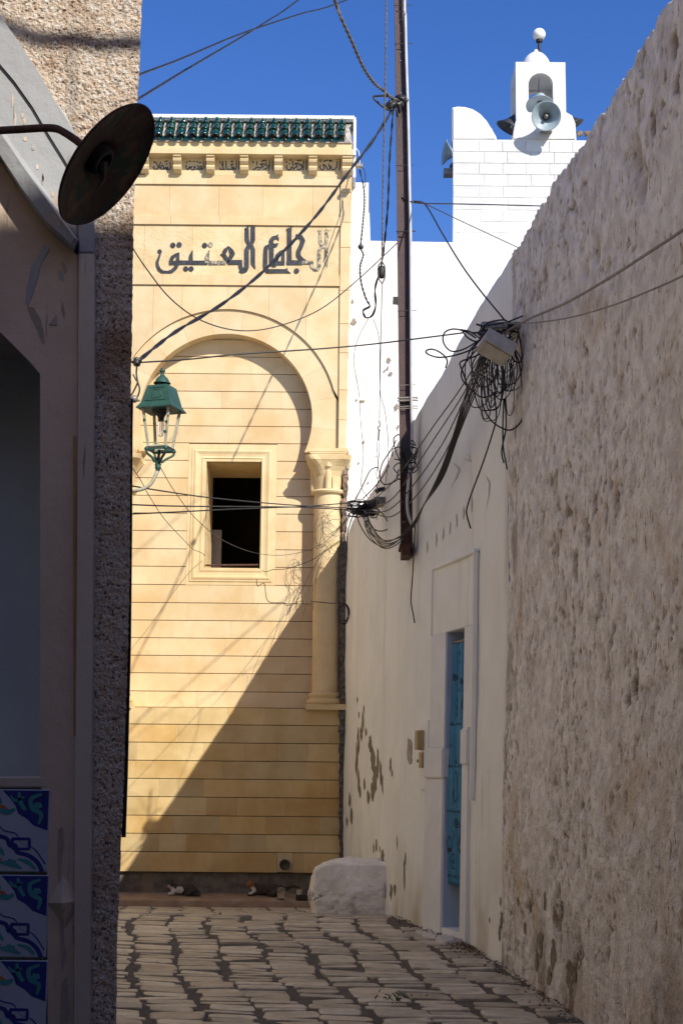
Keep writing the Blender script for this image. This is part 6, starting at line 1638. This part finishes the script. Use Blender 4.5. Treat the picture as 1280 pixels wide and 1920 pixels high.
for (u, v, w_) in ((-.088, .3, 1), (.072, .62, 1), (.088, .38, 1)):
    bm = B(); z = zt+(zb_-zt)*v; h = .100+(.062-.100)*v; p = LR(math.copysign(h, u), -h, z); bmesh.ops.create_icosphere(bm, subdivisions=1, radius=.011, matrix=Matrix.Translation(p+Vector((-.012*math.copysign(1, u), 0, 0)))); obj('hinge_lug', bm, M['lamp_green'], t)

# ================================================================= RUSTY REFLECTOR LAMP (near left)
YD_ = 3.15
dc = at(203, 311, YD_); 
lg = (at(281, 207, YD_)-at(126, 414, YD_)); Rd = lg.length/2*.985
ax_s = (at(240, 338, YD_)-at(203, 311, YD_)).normalized()
vw = (dc-Vector((0, 0, EYE))).normalized(); ax_s = (ax_s-vw*ax_s.dot(vw)).normalized(); nrm = (ax_s*.90-vw*.45).normalized()
T = Matrix.Translation(dc) @ nrm.to_track_quat('Z', 'Y').to_matrix().to_4x4()
t = thing('reflector_lamp', 'round rusty enamel reflector lamp hanging tilted on a thin arm, upper left', 'lamp', dc)
prof = [(Rd, 0), (Rd*.97, -.003), (Rd*.80, -.009), (Rd*.60, -.016), (Rd*.42, -.022), (Rd*.30, -.026), (Rd*.26, -.036), (.001, -.038)]
bm = B(); lathe(bm, prof, 48, T); obj('reflector_inside', bm, M['dish_inner'], t, smooth=True)
bm = B(); lathe(bm, [(Rd*1.0, .0005), (Rd*1.012, -.003)]+[(r*1.01+.001, z-.004) for r, z in prof[1:]], 48, T); obj('reflector_outside', bm, M['dish_outer'], t, smooth=True)
bm = B(); lathe(bm, [(Rd*.24, -.036), (Rd*.22, -.012), (Rd*.15, -.010), (Rd*.14, -.03), (.001, -.03)], 20, T); obj('lamp_socket', bm, M['black'], t, smooth=True)
bm = B(); c = T @ Vector((0, 0, -.03)); tube(bm, [T @ Vector((.01, .0, -.02)), T @ Vector((.012, -.03, .006)), T @ Vector((.004, -.052, .012))], [.012, .006, .002], 6); obj('broken_stem', bm, M['cement'], t)
back = T @ Vector((0, 0, -.038))
A_ = [at(-260, 250, 3.5), at(-60, 247, 3.35), at(30, 243, 3.28), at(95, 240, 3.24), at(122, 249, 3.22), at(160, 276, 3.2), back]
bm = B(); tube(bm, crom(A_, 6), .0088, 10); obj('lamp_arm', bm, M['rust'], t, smooth=True)
# cable bundle high over the lane; only its shadow reaches the corner house
def sunward(px, py, t_, Y=YL):
    p = at(px, py, Y); return p-SUN/SUN.y*t_
bm = B(); P = [sunward(-500, 30, 1.9), sunward(-100, 30, 2.0), sunward(20, 66, 2.05), sunward(70, 84, 2.1), sunward(130, 84, 2.15), sunward(190, 93, 2.2), sunward(262, 92, 2.25), sunward(500, 110, 2.5), sunward(900, 60, 2.9)]
tube(bm, crom(P, 5), .0115, 8); tube(bm, [p+Vector((.0, .01, .012)) for p in crom(P, 5)], .008, 6)
o = obj('overhead_bundle', bm, M['cable']); tag(o, 'black cable bundle spanning the lane overhead in front of the corner house', 'cable')
bm = B(); tube(bm, [sunward(131, 88, 2.15), sunward(134, 150, 2.1), sunward(137, 240, 2.0), sunward(145, 330, 1.9)], .004, 5); o = obj('drop_wire', bm, M['cable']); tag(o, 'thin wire hanging down from the overhead bundle by the corner house', 'wire')
